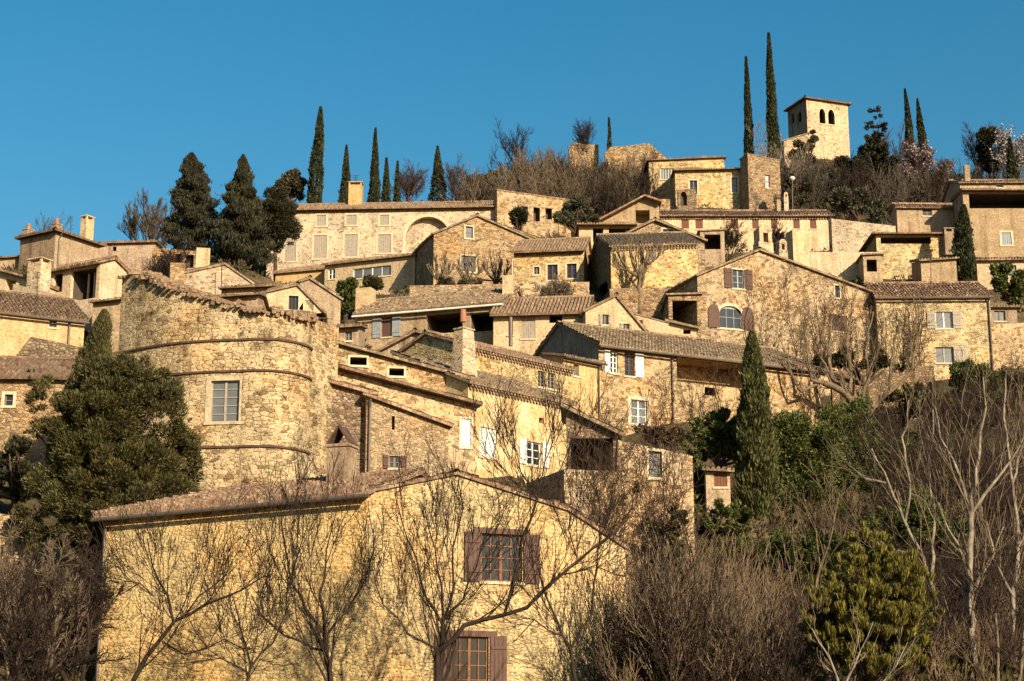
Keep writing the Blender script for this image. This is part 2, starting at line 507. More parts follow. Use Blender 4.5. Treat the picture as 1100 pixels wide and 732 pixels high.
def window_parts(f, pts, s0, s1, z0, z1, kind, o, root, origin):
    rise = o.get('arch', 0) * (z1 - z0)
    if kind == 's':                     # closed shutter / door leaf filling the opening
        sh = MB()
        n = max(2, int(round((s1 - s0) / .16))); w = (s1 - s0) / n
        for k in range(n):
            fbox(sh, f, s0 + k * w + .008, s0 + (k + 1) * w - .008, z0 + .01, z1 - .01, -.09, -.05 + .006 * (k % 2))
        par = sh.obj(o.get('nm', 'shutter'), M[SHUT[o.get('c', 'brown')]], root, origin)
    elif kind in ('d', 'lg'):
        par = None
    else:
        fr = MB(); t = .06
        off0, off1 = -.17, -.11
        nx, ny = o.get('m', (2, 3))
        fbox(fr, f, s0, s0 + t, z0, z1, off0, off1); fbox(fr, f, s1 - t, s1, z0, z1, off0, off1)
        fbox(fr, f, s0 + t, s1 - t, z0, z0 + t, off0, off1); fbox(fr, f, s0 + t, s1 - t, z1 - t - rise * .25, z1, off0, off1)
        for k in range(1, nx):
            x = s0 + (s1 - s0) * k / nx
            tt = .05 if (nx % 2 == 0 and k == nx // 2) else .02
            fbox(fr, f, x - tt, x + tt, z0 + t, z1 - t, off0 + .003, off1 + .004)
        for k in range(1, ny):
            z = z0 + (z1 - z0) * k / ny
            fbox(fr, f, s0 + t, s1 - t, z - .018, z + .018, off0 + .006, off1 - .004)
        par = fr.obj('window', M[o.get('fr', 'wood_grey')], root, origin)
        gl = MB(); gl.poly([f.at(a, z, -.15) for a, z in pts])
        gl.obj('pane', M[o.get('gl', 'glass')], par, origin)
    host = par if par is not None else root
    sh = o.get('sh')
    if sh:
        sw = o.get('sw', (s1 - s0) / 2); c = o.get('shc', o.get('c', 'brown'))
        ar = rise if rise else 0
        if sh in ('both', 'left'): shutter(f, s0 - sw - .03, s0 - .03, z0 - .03, z1 + .03, .03, c, host, origin, ar)
        if sh in ('both', 'right'): shutter(f, s1 + .03, s1 + sw + .03, z0 - .03, z1 + .03, .03, c, host, origin, ar)
    if o.get('sur'):
        q = MB(); w = o['sur']
        if rise:
            op = arch_pts(s0, s1, z0, z1, rise, 12)[2:]
            ou = arch_pts(s0 - w, s1 + w, z0, z1 + w, rise + w, 12)[2:]
            for i in range(len(op) - 1):
                q.poly([f.at(*op[i], .025), f.at(*ou[i], .025), f.at(*ou[i + 1], .025), f.at(*op[i + 1], .025)])
                q.poly([f.at(*ou[i], .025), f.at(*ou[i + 1], .025), f.at(*ou[i + 1], -.02), f.at(*ou[i], -.02)])
            zt = z1 - rise
        else:
            fbox(q, f, s0 - w, s1 + w, z1, z1 + w, -.03, .025); zt = z1
        fbox(q, f, s0 - w, s0, z0, zt, -.03, .022); fbox(q, f, s1, s1 + w, z0, zt, -.03, .022)
        fbox(q, f, s0 - w - .03, s1 + w + .03, z0 - .12, z0, -.03, .06)
        q.obj('surround', M[o.get('sm', 'pale_trim')], host, origin)
    elif kind not in ('d', 'lg') and o.get('sill', True):
        if o.get('lin'):
            q = MB(); fbox(q, f, s0 - .3, s1 + .3, z1 + .003, z1 + .2, -.05, .035); q.obj('lintel', M['wood_brown'], host, origin)
        q = MB(); fbox(q, f, s0 - .08, s1 + .08, z0 - .1, z0 - .003, -.05, .06)
        q.obj('sill', M['pale_trim'], host, origin)

def chimney(root_h, px0, px1, ytop, ybase, Y, mat='plaster_cream', style='slab', par=None, dep=None, nm='chimney'):
    H = root_h
    c = P((px0 + px1) / 2, ytop, Y); zb = P((px0 + px1) / 2, ybase, Y)[2] - .9
    w = (px1 - px0) * mpp(Y) / 1.0
    d = dep or w * .8
    u, v = H['u'], H['w']
    def bx(mb, hw, hd, z0, z1, ox=0, oy=0):
        o = np.array([c[0], c[1], z0]) - u * hw - v * hd + u * ox + v * oy
        mb.box(o, u * 2 * hw, v * 2 * hd, np.array([0, 0, z1 - z0]))
    mb = MB(); zt = c[2]; capm = None
    if style == 'slab':
        bx(mb, w / 2, d / 2, zb, zt - .30)
        for sx in (-1, 1):
            for sy in (-1, 1):
                bx(mb, .07, .07, zt - .30, zt - .08, sx * (w / 2 - .08), sy * (d / 2 - .08))
        bx(mb, w / 2 + .06, d / 2 + .06, zt - .08, zt)
    elif style == 'pot':
        bx(mb, w / 2, d / 2, zb, zt - .55); bx(mb, w / 2 + .05, d / 2 + .05, zt - .55, zt - .45)
    elif style == 'taper':
        h = zt - zb
        q0, q1 = w / 2 * 1.25, w / 2 * .8
        lo = [np.array([c[0], c[1], zb]) + u * sx * q0 + v * sy * q0 * .8 for sx, sy in ((-1, -1), (1, -1), (1, 1), (-1, 1))]
        hi = [np.array([c[0], c[1], zt - .5]) + u * sx * q1 + v * sy * q1 * .8 for sx, sy in ((-1, -1), (1, -1), (1, 1), (-1, 1))]
        for k in range(4):
            mb.poly([lo[k], lo[(k + 1) % 4], hi[(k + 1) % 4], hi[k]])
        mb.poly(hi); bx(mb, q1 + .05, q1 * .8 + .05, zt - .5, zt - .42)
    elif style == 'tent':          # two leaning slabs on top
        h2 = .62 * w * 1.25
        bx(mb, w / 2, d / 2, zb, zt - h2); bx(mb, w / 2 + .05, d / 2 + .05, zt - h2 - .10, zt - h2)
    elif style == 'arch':
        bx(mb, w / 2, d / 2, zb, zt - w * 1.15)
        for sx in (-1, 1): bx(mb, w * .13, d / 2, zt - w * 1.15, zt - w * .55, sx * w * .3)
        fr = [(-.43, -.55), (.43, -.55), (.43, -.3), (.22, -.06), (0, 0), (-.22, -.06), (-.43, -.3)]
        pf = [np.array([c[0], c[1], zt]) + u * a * w - v * d / 2 + np.array([0, 0, b * w]) for a, b in fr]
        pb = [p + v * d for p in pf]
        mb.poly(pf); mb.poly(pb[::-1])
        for k in range(len(pf)): mb.poly([pf[k], pf[(k + 1) % len(pf)], pb[(k + 1) % len(pf)], pb[k]])
    else:
        bx(mb, w / 2, d / 2, zb, zt)
    o = mb.obj(nm, M[mat], par or H['roof'] or H['root'], H['origin'])
    if style == 'pot':
        q = MB(); pt = np.array([c[0], c[1], zt - .5])
        q.tube([pt, pt + np.array([0, 0, .5])], [w * .28, w * .24], 10, True); q.obj('chimney_pot', M['terracotta'], par or H['roof'] or H['root'], H['origin'])
    if style == 'tent':
        q = MB(); h2 = .62 * w * 1.25; top = np.array([c[0], c[1], zt])
        for sx in (-1, 1):
            a = top + u * sx * (w / 2 + .02) + np.array([0, 0, -h2])
            q.box(a - v * d / 2 - u * .04, top - a, v * d, u * .09)
        q.obj('chimney_cowl', M['band'], par or H['roof'] or H['root'], H['origin'])
    return o

def house(name, label, cat, A, B, base, depth=7.0, bl=None, br=None, prof=None, roof='eave', pitch=.30, rf=.5, tile='tile',
          wall='rubble', side=None, oh=.32, os_=.18, wins=(), gen=False, gutter=None, pipe=None, drop=5.0,
          group='houses of the hillside village', root=None, per=6, hipL=0., hipR=0., terr=True, topseg=None, thick=.12, back_z=None, bandtop=None):
    A3 = P(*A)
    if len(B) == 2: B = (B[0], B[1], level_Y(B[0], B[1], A3[2]))
    B3 = P(*B)
    u = np.array([B3[0] - A3[0], B3[1] - A3[1], 0.]); W = np.linalg.norm(u); u /= W
    w = np.array([-u[1], u[0], 0.])
    def solve(C3, px):
        q = (px - CX) / F
        return (q * (C3[1] * CP + (C3[2] - CAMZ) * SP) - C3[0]) / (w[0] - q * w[1] * CP)
    if bl is not None: depth = solve(A3, bl)
    if br is not None: depth = solve(B3, br)
    fF, fL, fR = Face(A3, u, -w), Face(A3, w, -u), Face(B3, w, u)
    fB = Face(A3 + w * depth, u, w)
    Ym = (A3[1] + B3[1]) / 2
    z0 = P((A[0] + B[0]) / 2, base, Ym)[2]
    zb = z0 - drop
    if root is None:
        origin = np.array([(A3[0] + B3[0]) / 2, Ym, z0])
        rt = thing(name, label, cat, origin, group)
    else:
        rt, origin = root['root'], root['origin']
    if terr:
        TERR.append((A3[0], A3[1], z0)); TERR.append((B3[0], B3[1], z0))
        zz = z0 + min(.28 * depth, max(.4, min(A3[2], B3[2]) - z0 - 1.0))
        for q in (A3, B3):
            TERR.append((q[0] + w[0] * depth, q[1] + w[1] * depth, zz))
    pf = [(0., A3[2])] + [fF.hit(*p) for p in (prof or [])] + [(W, B3[2])]
    H = dict(root=rt, origin=origin, u=u, w=w, A=A3, B=B3, depth=depth, W=W, z0=z0, F=fF, L=fL, R=fR, roof=None, Ym=Ym)
    # holes
    holes = {'F': [], 'L': [], 'R': []}
    todo = []
    for wd in wins:
        fc, x0, y0, x1, y1, kind = wd[:6]; o = wd[6] if len(wd) > 6 else {}
        f = {'F': fF, 'L': fL, 'R': fR}[fc]
        xm, ym = (x0 + x1) / 2, (y0 + y1) / 2
        sa, sb = f.hit(x0, ym)[0], f.hit(x1, ym)[0]
        za, zc = f.hit(xm, y1)[1], f.hit(xm, y0)[1]
        s0, s1 = min(sa, sb), max(sa, sb)
        rise = o.get('arch', 0) * (zc - za)
        pts = arch_pts(s0, s1, za, zc, rise) if rise else [(s0, za), (s1, za), (s1, zc), (s0, zc)]
        dep, back = {'w': (.2, None), 's': (.12, 'wall'), 'd': (o.get('dep', 1.1), 'dark'), 'lg': (o.get('dep', 2.4), 'wall')}[kind]
        if kind == 'w': dep, back = .155, None
        holes[fc].append((pts, dep, back))
        todo.append((f, pts, s0, s1, za, zc, kind, o))
    mb, mdk = MB(), []
    uo = rng.uniform(0, 30)
    outline = [(0., zb), (W, zb)] + pf[::-1]
    wall_face(mb, fF, outline, holes['F'], uo, mdk)
    r = depth * rf
    sm = MB() if side else mb
    if roof == 'eave' or roof == 'mono':
        if roof == 'mono': r = depth
        zrA, zrB = A3[2] + pitch * r, B3[2] + pitch * r
        def prof_side(z, zr):
            if roof == 'mono': return [(0, zb), (depth, zb), (depth, zr), (0, z)]
            return [(0, zb), (depth, zb), (depth, zr - pitch * (depth - r)), (r, zr), (0, z)]
        wall_face(sm, fL, prof_side(A3[2], zrA) if not hipL else [(0, zb), (depth, zb), (depth, A3[2]), (0, A3[2])], holes['L'], uo + 3, mdk)
        wall_face(sm, fR, prof_side(B3[2], zrB) if not hipR else [(0, zb), (depth, zb), (depth, B3[2]), (0, B3[2])], holes['R'], uo + 7, mdk)
        ze = prof_side(A3[2], zrA)[2][1], prof_side(B3[2], zrB)[2][1]
        sm.poly([fB.at(0, zb), fB.at(W, zb), fB.at(W, ze[1]), fB.at(0, ze[0])])
        rm = MB(); e = .02
        def pt(s, d, z): return fF.at(s, z + e, -d)
        c00 = pt(-os_, -oh, A3[2] - pitch * oh); c10 = pt(W + os_, -oh, B3[2] - pitch * oh)
        c11 = pt(W + os_ - hipR, r, zrB); c01 = pt(-os_ + hipL, r, zrA)
        up = np.array([0, 0, thick])
        tile_slab(rm, c00 + up, c10 + up, c11 + up, c01 + up, thick, per=per)
        if roof == 'eave':
            d2 = depth + .25
            k00 = pt(W + os_, d2, zrB - pitch * (d2 - r)); k10 = pt(-os_, d2, zrA - pitch * (d2 - r))
            tile_slab(rm, k00 + up, k10 + up, c01 + up, c11 + up, thick, per=per)
            if hipL: tile_slab(rm, k10 + up, c00 + up, c01 + up, c01 + up, thick, per=per)
            if hipR: tile_slab(rm, c10 + up, k00 + up, c11 + up, c11 + up, thick, per=per)
            ridge_tube(rm, c01 + up * 1.3, c11 + up * 1.3)
            if hipL: ridge_tube(rm, c00 + up * 1.2, c01 + up * 1.2)
            if hipR: ridge_tube(rm, c10 + up * 1.2, c11 + up * 1.2)
        H['roof'] = rm.obj('roof', M[tile], rt, origin)
        if gen:
            g = MB()
            for k, (dz, pr) in enumerate(((.34, .11), (.19, .22))):
                n = int(W / .23)
                for i in range(n):       # rows of half tiles under the eave
                    s_ = W * (i + .5) / n
                    zA = A3[2] + (B3[2] - A3[2]) * s_ / W - dz
                    g.tube([fF.at(s_, zA + .06, 0), fF.at(s_, zA + .06, pr)], .085, 6, True)
                zA, zB_ = A3[2] - dz + .12, B3[2] - dz + .12
                q = [fF.at(0, zA, -.01), fF.at(W, zB_, -.01), fF.at(W, zB_, pr + .02), fF.at(0, zA, pr + .02)]
                for dzz in (0, .035): g.poly([p + np.array([0, 0, dzz]) for p in q])
                g.poly([q[3], q[2], q[2] + np.array([0, 0, .035]), q[3] + np.array([0, 0, .035])])
            g.obj('cornice', M[tile], rt, origin)
        if gutter:
            g = MB(); g.tube([c00 - w * .06 + np.array([0, 0, -.05]), c10 - w * .06 + np.array([0, 0, -.05])], .075, 8, True)
            g.obj('gutter', M[gutter], rt, origin)
    elif roof in ('prof', 'flat', 'coping'):
        wall_face(sm, fL, [(0, zb), (depth, zb), (depth, A3[2]), (0, A3[2])], holes['L'], uo + 3, mdk)
        wall_face(sm, fR, [(0, zb), (depth, zb), (depth, B3[2]), (0, B3[2])], holes['R'], uo + 7, mdk)
        ob = [(s_, z) for s_, z in outline]
        polys = [[Vector((a, z, 0)) for a, z in ob]]
        for tri in geometry.tessellate_polygon(polys):
            sm.poly([fB.at(ob[i][0], ob[i][1]) for i in tri])
        rm = MB(); up = np.array([0, 0, thick])
        for k in range(len(pf) - 1):
            (s0, a0), (s1, a1) = pf[k], pf[k + 1]
            if roof == 'flat':
                mb.poly([fF.at(s0, a0), fF.at(s1, a1), fB.at(s1, a1), fB.at(s0, a0)])
                continue
            sl = (a1 - a0) / max(1e-6, s1 - s0)
            e0 = os_ if k == 0 else 0; e1 = os_ if k == len(pf) - 2 else 0
            s0x, a0x, s1x, a1x = s0 - e0, a0 - e0 * sl, s1 + e1, a1 + e1 * sl
            lo0 = fF.at(s0x, a0x + .02, oh); lo1 = fF.at(s0x, a0x + .02, -depth - .2)
            hi0 = fF.at(s1x, a1x + .02, oh); hi1 = fF.at(s1x, a1x + .02, -depth - .2)
            if roof == 'coping':
                q = [lo0, hi0, hi1, lo1]
                rm.poly([p + up for p in q]); rm.poly([p for p in q][::-1])
                for i in range(4): rm.poly([q[i], q[(i + 1) % 4], q[(i + 1) % 4] + up, q[i] + up])
            elif a1 > a0: tile_slab(rm, lo0 + up, lo1 + up, hi1 + up, hi0 + up, thick, per=per)
            else: tile_slab(rm, hi0 + up, hi1 + up, lo1 + up, lo0 + up, thick, per=per)
        if roof == 'prof' and prof:
            k = max(range(len(pf)), key=lambda i: pf[i][1])
            if 0 < k < len(pf) - 1:
                ridge_tube(rm, fF.at(pf[k][0], pf[k][1] + thick + .03, oh), fF.at(pf[k][0], pf[k][1] + thick + .03, -depth - .2))
        if roof != 'flat':
            H['roof'] = rm.obj('roof' if roof == 'prof' else 'coping', M[tile], rt, origin)
    mb.obj('wall', M[wall], rt, origin)
    if side: sm.obj('side_wall', M[side], rt, origin)
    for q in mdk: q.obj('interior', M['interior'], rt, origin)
    for (f, pts, s0, s1, za, zc, kind, o) in todo:
        window_parts(f, pts, s0, s1, za, zc, kind, o, rt, origin)
    if pipe is not None:
        for px in (pipe if isinstance(pipe, (list, tuple)) else [pipe]):
            s_ = fF.hit(px, (A[1] + B[1]) / 2)[0]
            zt = A3[2] + (B3[2] - A3[2]) * s_ / W
            g = MB(); g.tube([fF.at(s_, zt - .05, oh * .9), fF.at(s_, zt - .45, .10), fF.at(s_, z0 - .5, .10)], .055, 7)
            g.obj('drainpipe', M['zinc'], rt, origin)
    return H
# ------------------------------------------------------------------ the village
# --- foreground house
H1 = house('stone_house', 'large stone house nearest the viewer, brown shutters, long gutter and reddish roof behind bare trees', 'house',
    (113, 556, 60.6), (394, 530, 57.5), 770, depth=9, roof='eave', pitch=.285, tile='tile_red', wall='front_wall', gutter='zinc', hipL=2.3, pipe=116, per=10, oh=.4, os_=.25)
house(None, '', '', (394, 530.5, 57.5), (672, 590, 61.4), 770, depth=9, prof=[(490, 511), (611, 550)], roof='prof', tile='tile_red', wall='front_wall', root=H1, per=8, oh=.10, os_=.06, drop=4, thick=.08,
    wins=[('F', 517, 574, 561, 625, 'w', dict(m=(4, 4), fr='wood_orange', sh='both', c='brown', sw=.62, lin=1)),
          ('F', 485, 684, 525, 746, 'w', dict(m=(4, 4), fr='wood_orange', sh='both', c='brown', sw=.62, lin=1))])
chimney(H1, 355, 381, 459, 519, 61.3, 'plaster_brown', 'tent', dep=.75)
# --- terrace house right of it
H2 = house('terrace_house', 'flat topped stone terrace wall with a narrow slatted window, right of the yellow foreground house', 'house',
    (606, 504, 66), (744, 490, 68), 660, depth=4, prof=[(662.5, 507), (664, 473)], roof='flat', wall='rubble_patch',
    wins=[('F', 697, 485, 711, 513, 'w', dict(m=(1, 6), fr='wood_grey', gl='glass_painted_sky', sur=.1))])
H2b = house('lean_to', 'dark open lean-to hung with bare vines on the terrace beside the bright cream house', 'shed',
    (608, 441, 67.05), (664.5, 468, 66.95), 508, depth=3.2, roof='prof', tile='tile_moss', wall='rubble_dark', terr=False, drop=1.5,
    wins=[('F', 613, 471, 659, 506, 'd', dict(dep=2.6))], group=None)
# --- three stepped roofs beside the tower
H5a = house('stone_house', 'rough grey stone house wall with one slit window, directly right of the round tower', 'house',
    (336, 408, 75.9), (402, 426, 76.3), 560, depth=5, roof='prof', tile='tile_red', wall='rubble_dark', oh=.3, wins=[('F', 347, 432, 351, 448, 'd')])  # dark rubble is rough stone plus the shade on this wall, painted in
H5b = house('stone_house', 'small stone house with a slit window and low brown shutters, right of the tented chimney', 'house',
    (394, 427, 75.75), (482, 459, 76.6), 560, depth=4, roof='prof', tile='tile', wall='small_stone', oh=.25, pipe=397,
    wins=[('F', 421, 447, 424, 462, 'd'), ('F', 418, 490, 430, 503, 'w', dict(sh='both', c='brown', m=(2, 2)))])
H5c = house('stone_house', 'middle house of the three stepped sloping roofs right of the tower, one white shutter', 'house',
    (345, 393, 78.8), (512, 437, 81), 540, depth=3.2, roof='prof', tile='tile_dark', wall='rubble_patch', oh=.5,
    wins=[('F', 495, 450, 506, 480, 's', dict(c='white', sur=.08))])
H5d = house('stone_house', 'upper house of the three stepped roofs right of the tower, two dark letterbox openings', 'house',
    (352, 368, 83.2), (505, 409, 84.5), 470, depth=5, roof='prof', tile='tile_moss', wall='rubble_patch', oh=.3,
    wins=[('F', 376, 384, 394, 392.5, 'd', dict(sur=.10)), ('F', 418, 396, 434, 404, 'd', dict(sur=.10))])
# --- bright cream house
H3 = house('village_house', 'bright cream rendered house with white shutters and a curved tiled eave, above the foreground roof', 'house',
    (503, 411, 83.2), (613, 435), 560, depth=5.5, roof='mono', pitch=.42, tile='tile_moss', wall='plaster_bright', gen=True, per=8,
    wins=[('F', 565.5, 475, 581.5, 500, 'w', dict(m=(2, 3), fr='paint_white', sh='both', c='white', sw=.52)),
          ('F', 515, 460, 533, 491, 's', dict(c='white', sur=.08)), ('F', 579, 449, 584, 455, 'd')])
chimney(H3, 488, 509, 345, 404, 85.6, 'pale_stone', 'taper')
_c = MB(); _p = P(497.5, 346, 85.6); _c.tube([_p, P(497.5, 333, 85.6)], [.17, .15], 8, True); _c.obj('chimney_pot', M['terracotta'], H3['roof'], H3['origin'])
H4 = house('stone_house', 'golden stone house with paired small windows behind the curved eave of the cream house', 'house',
    (506, 373, 90), (614, 398), 470, depth=7, roof='eave', pitch=.36, tile='tile', wall='rubble_gold', gen=True,
    wins=[('F', 578, 399, 586, 416, 'w', dict(m=(2, 4))), ('F', 588.5, 401, 597, 418, 'w', dict(m=(2, 4)))])
_c = MB(); _c.tube([P(548.5, 372, 93), P(548.5, 341, 93)], .11, 8, True); _c.obj('flue', M['zinc'], H4['roof'], H4['origin'])
H4b = house('stone_house', 'house with a weathered brown gable end, left of the tall white tapering chimney', 'house',
    (408, 379, 95), (512, 373, 94), 410, depth=7, prof=[(447, 358.5)], roof='prof', tile='tile_moss', wall='plaster_brown')
# --- grey gable house
H6 = house('village_house', 'long house with a grey roughcast gable and white shutters, behind the feathery green cypress', 'house',
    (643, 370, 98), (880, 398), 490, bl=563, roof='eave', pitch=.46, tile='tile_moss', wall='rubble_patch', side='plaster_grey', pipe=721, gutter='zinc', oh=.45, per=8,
    wins=[('F', 655.5, 378, 663.5, 401, 'w', dict(m=(2, 4), sh='left', c='white', sw=.38, fr='paint_white')),
          ('F', 671, 380, 681.5, 404, 'w', dict(m=(2, 4), sh='right', c='white', sw=.58, fr='wood_brown')),
          ('F', 678, 430, 695, 456, 'w', dict(m=(2, 3), fr='paint_white', gl='glass_painted_sky', sur=.22)),
          ('F', 727, 388, 803, 414, 'lg', dict(dep=1.7)), ('F', 757, 416.5, 768, 425, 'd'), ('F', 806, 402, 824, 412, 'd')])
H6b = house('village_house', 'yellow rendered annexe under the grey gable, small blue window and a thin downpipe', 'house',
    (605, 383, 95.9), (645, 391), 470, depth=1.6, roof='mono', pitch=.22, tile='tile', wall='plaster_yellow', pipe=642, gutter='zinc',
    wins=[('F', 616, 392, 622, 404, 'w', dict(m=(1, 2), gl='glass_painted_sky'))])
# --- row above
H7 = house('village_house', 'house with blue-grey shutters, white gutter and a dark open loggia, under the vine terrace', 'house',
    (384, 338, 112), (540, 325), 392, depth=6, roof='eave', pitch=.52, tile='tile_moss', wall='plaster_tan', gutter='white_metal', oh=.45, per=8,
    wins=[('F', 410, 341, 421, 362, 's', dict(c='brown', sh='both', shc='blue', sw=.62)),
          ('F', 458, 337, 497, 358, 'd', dict(dep=2.6)), ('F', 505, 336, 534, 356, 'd', dict(dep=2.6))])
chimney(H7, 384, 402, 311, 335, 114, 'plaster_cream', 'plain')
_c = MB(); _p = P(487, 345, 111.2); _c.tube([P(446, 340, 112), P(449, 347, 111.6), P(452, 362, 111.3)], .06, 6); _c.obj('drainpipe', M['white_metal'], H7['root'], H7['origin'])
H8 = house('village_house', 'low cream house with a greyish door behind the grey gable, pale chimney at left', 'house',
    (530, 338, 107), (631, 335), 390, depth=6.5, roof='eave', pitch=.52, tile='tile', wall='plaster_cream', oh=.5,
    wins=[('F', 546, 341, 551, 360, 's', dict(c='blue')), ('F', 560, 340, 575, 364, 's', dict(c='greige', nm='door')), ('F', 590, 338, 604, 347, 'd')])
chimney(H8, 540, 552, 297, 324, 110.5, 'plaster_cream', 'plain')
H8b = house('village_house', 'small pale yellow gable house with two tiny shuttered windows, above the grey gable roof', 'house',
    (629, 335, 105), (693, 356, 105.5), 385, depth=7, prof=[(662, 319)], roof='prof', tile='tile_moss', wall='plaster_cream', oh=.15,
    wins=[('F', 647, 338, 653, 349, 'w', dict(sh='both', c='greige', m=(2, 2))), ('F', 669.5, 348, 675.5, 357, 'w', dict(sh='both', c='greige', m=(2, 2)))])
H8c = house('village_house', 'flat topped cream wall house with one dark window, right of the pale yellow gable', 'house',
    (672, 336, 108), (718, 348, 108.5), 392, depth=4, roof='coping', tile='tile', wall='plaster_cream', oh=.05, os_=.05, thick=.08,
    wins=[('F', 683, 344, 690.5, 357, 'w', dict(m=(1, 2)))])
H28 = house('tool_shed', 'dark open barn mouth tucked between the pollarded tree and the arched shutter house', 'shed',
    (718, 318, 113), (752, 317, 113), 372, depth=6, roof='coping', tile='tile_moss', wall='rubble', oh=.2,
    wins=[('F', 722.5, 323, 749, 354, 'd', dict(dep=3))], group=None)
H28b = house('tool_shed', 'tiny lean-to shed with a short dark window, in front of the dark barn mouth', 'shed',
    (717, 347, 110), (748, 354, 110), 378, depth=2, roof='prof', tile='tile_moss', wall='plaster_cream', wins=[('F', 734, 354, 742, 359, 'd')], group=None)
H9 = house('village_house', 'house with three small windows under a deep eave, left of the pollarded tree', 'house',
    (552, 271, 124), (627, 268), 305, depth=7, roof='eave', pitch=.5, tile='tile', wall='rubble_gold', gen=True, oh=.5,
    wins=[('F', 573.5, 287, 579.5, 295, 'w', dict(sur=.1, m=(2, 2))), ('F', 588, 284.5, 599, 301, 'w', dict(m=(2, 3), fr='wood_brown', sur=.14)), ('F', 609, 283.5, 619.5, 299, 'w', dict(m=(2, 3), fr='wood_brown', sur=.14))])
H10 = house('stone_house', 'square golden stone house with the pollarded tree against its front, black arched side opening', 'house',
    (656, 265, 119), (749, 262, 120), 324, bl=631, roof='eave', pitch=.46, tile='tile_moss', wall='rubble_gold', side='rubble_dark', gen=True,  # darker rubble sides: shade of the left face put into the material
    wins=[('F', 694, 269, 705, 280, 's', dict(c='grey')), ('F', 716, 308, 731, 317, 'd'), ('L', 636, 308, 653, 324, 'd', dict(arch=.5))])
H10b = house('stone_house', 'gable storey with one small pale framed window, rising behind the square golden house', 'house',
    (640, 268, 126), (757, 260, 127), 285, depth=7, prof=[(703, 238)], roof='prof', tile='tile_moss', wall='rubble',
    wins=[('F', 712, 246.5, 723, 257, 'w', dict(m=(2, 2), sur=.13))])
H29a = house('tool_shed', 'flat roofed open shed with white piers and a dark interior, below the bushy hilltop', 'shed',
    (622, 243, 132), (682, 243, 132), 268, depth=5, roof='mono', pitch=.08, tile='tile', wall='plaster_cream', oh=.6,
    wins=[('F', 637, 245, 648, 260, 'd', dict(dep=2.5)), ('F', 654, 245, 678, 258, 'd', dict(dep=2.5))], group=None)
H29b = house('village_house', 'pale house with a sloping roof edge and shaded porch, below the hilltop thicket', 'house',
    (646, 238, 138), (708, 219, 138), 258, depth=6, prof=[(692, 213.5)], roof='coping', tile='tile', wall='plaster_tan', oh=.7, thick=.16,
    wins=[('F', 683, 226, 698, 240, 'lg', dict(dep=1.5))])
RW = house('ruined_wall', 'long ruined stone wall with hollow window gaps, below the bare thicket left of the hilltop', 'wall',
    (534, 205, 147), (613, 216, 149), 250, depth=1.0, roof='coping', tile='tile', wall='rubble_patch', oh=.05, os_=.05, group=None,
    wins=[('F', 560, 222, 567, 236, 'd', dict(dep=.7)), ('F', 573, 223, 580, 238, 'd', dict(dep=.7)), ('F', 586, 224, 593, 236, 'd', dict(dep=.7))])
H11 = house('stone_house', 'broad stone gable house in front of the great arch, bare shrubs along its foot', 'house',
    (466, 252, 131), (586, 265, 134), 314, depth=9, prof=[(512, 233)], roof='prof', tile='tile_moss', wall='rubble', oh=.2,
    wins=[('F', 500, 243.5, 508, 256, 'w', dict(m=(1, 2), sur=.1)), ('F', 495.5, 275, 511, 292, 'w', dict(m=(4, 3), fr='wood_brown', sur=.1)),
          ('F', 551, 280, 555.5, 296, 'w', dict(m=(1, 2), sur=.07)), ('F', 557.5, 285, 562, 302, 'w', dict(m=(1, 2), sur=.07))])
H11b = house('village_house', 'low pale house stepping down to the right behind the broad stone gable house', 'house',
    (545, 246, 141), (604, 268, 141), 285, depth=6, roof='prof', tile='tile', wall='plaster_cream', oh=.3)
H12 = house('manor_house', 'long pale mansion with greyish closed shutters and a great blind arch under the cypresses', 'house',
    (288, 226, 149), (535, 222), 296, depth=8, roof='eave', pitch=.40, tile='tile', wall='pale_stone', gen=True, oh=.5,
    wins=[('F', x0, y0, x1, y1, 's', dict(c='greige', sur=.16)) for x0, y0, x1, y1 in
          ((340, 231, 350, 243), (372, 231, 383, 242), (408, 231, 418, 242), (306, 255, 318, 281), (337, 253, 351, 278), (370, 252, 384, 276), (406, 252, 420, 272))]
         + [('F', 436, 233, 483, 276, 'lg', dict(dep=.7, arch=.5, sur=.3))])
chimney(H12, 375, 390, 197, 216, 152.5, 'plaster_yellow', 'slab')
_a = MB(); _p = P(382, 200, 152.5)
_a.tube([_p, P(382, 188, 152.5)], .03, 4)
for _dz, _w in ((188.5, 4), (190.5, 3), (192.5, 3.4)):
    _a.tube([P(382 - _w, _dz + .8, 152.5), P(382 + _w, _dz, 152.5)], .022, 4)
_a.obj('antenna', M['dark_metal'], H12['roof'], H12['origin'])
H13a = house('village_house', 'low yellow lean-to wing under the mansion shutters, left of the glass fronted annexe', 'house',
    (296, 294, 142), (351, 289, 141), 315, depth=4, roof='mono', pitch=.36, tile='tile', wall='plaster_yellow')
H13 = house('village_house', 'cream annexe with a wide glazed strip and dark right side, before the mansion', 'house',
    (349, 285, 139), (446, 274), 330, br=459, roof='mono', pitch=.34, tile='tile', wall='plaster_cream', side='plaster_grey', oh=.4,
    wins=[('F', 352.5, 289, 360, 300, 'w', dict(m=(2, 2), fr='paint_white')), ('F', 379, 287, 420, 298, 'w', dict(m=(4, 1), gl='glass_painted_sky', fr='paint_white')),
          ('F', 433.5, 285, 438, 300, 's', dict(c='greige')), ('F', 434.5, 307, 437.5, 316, 'd')])
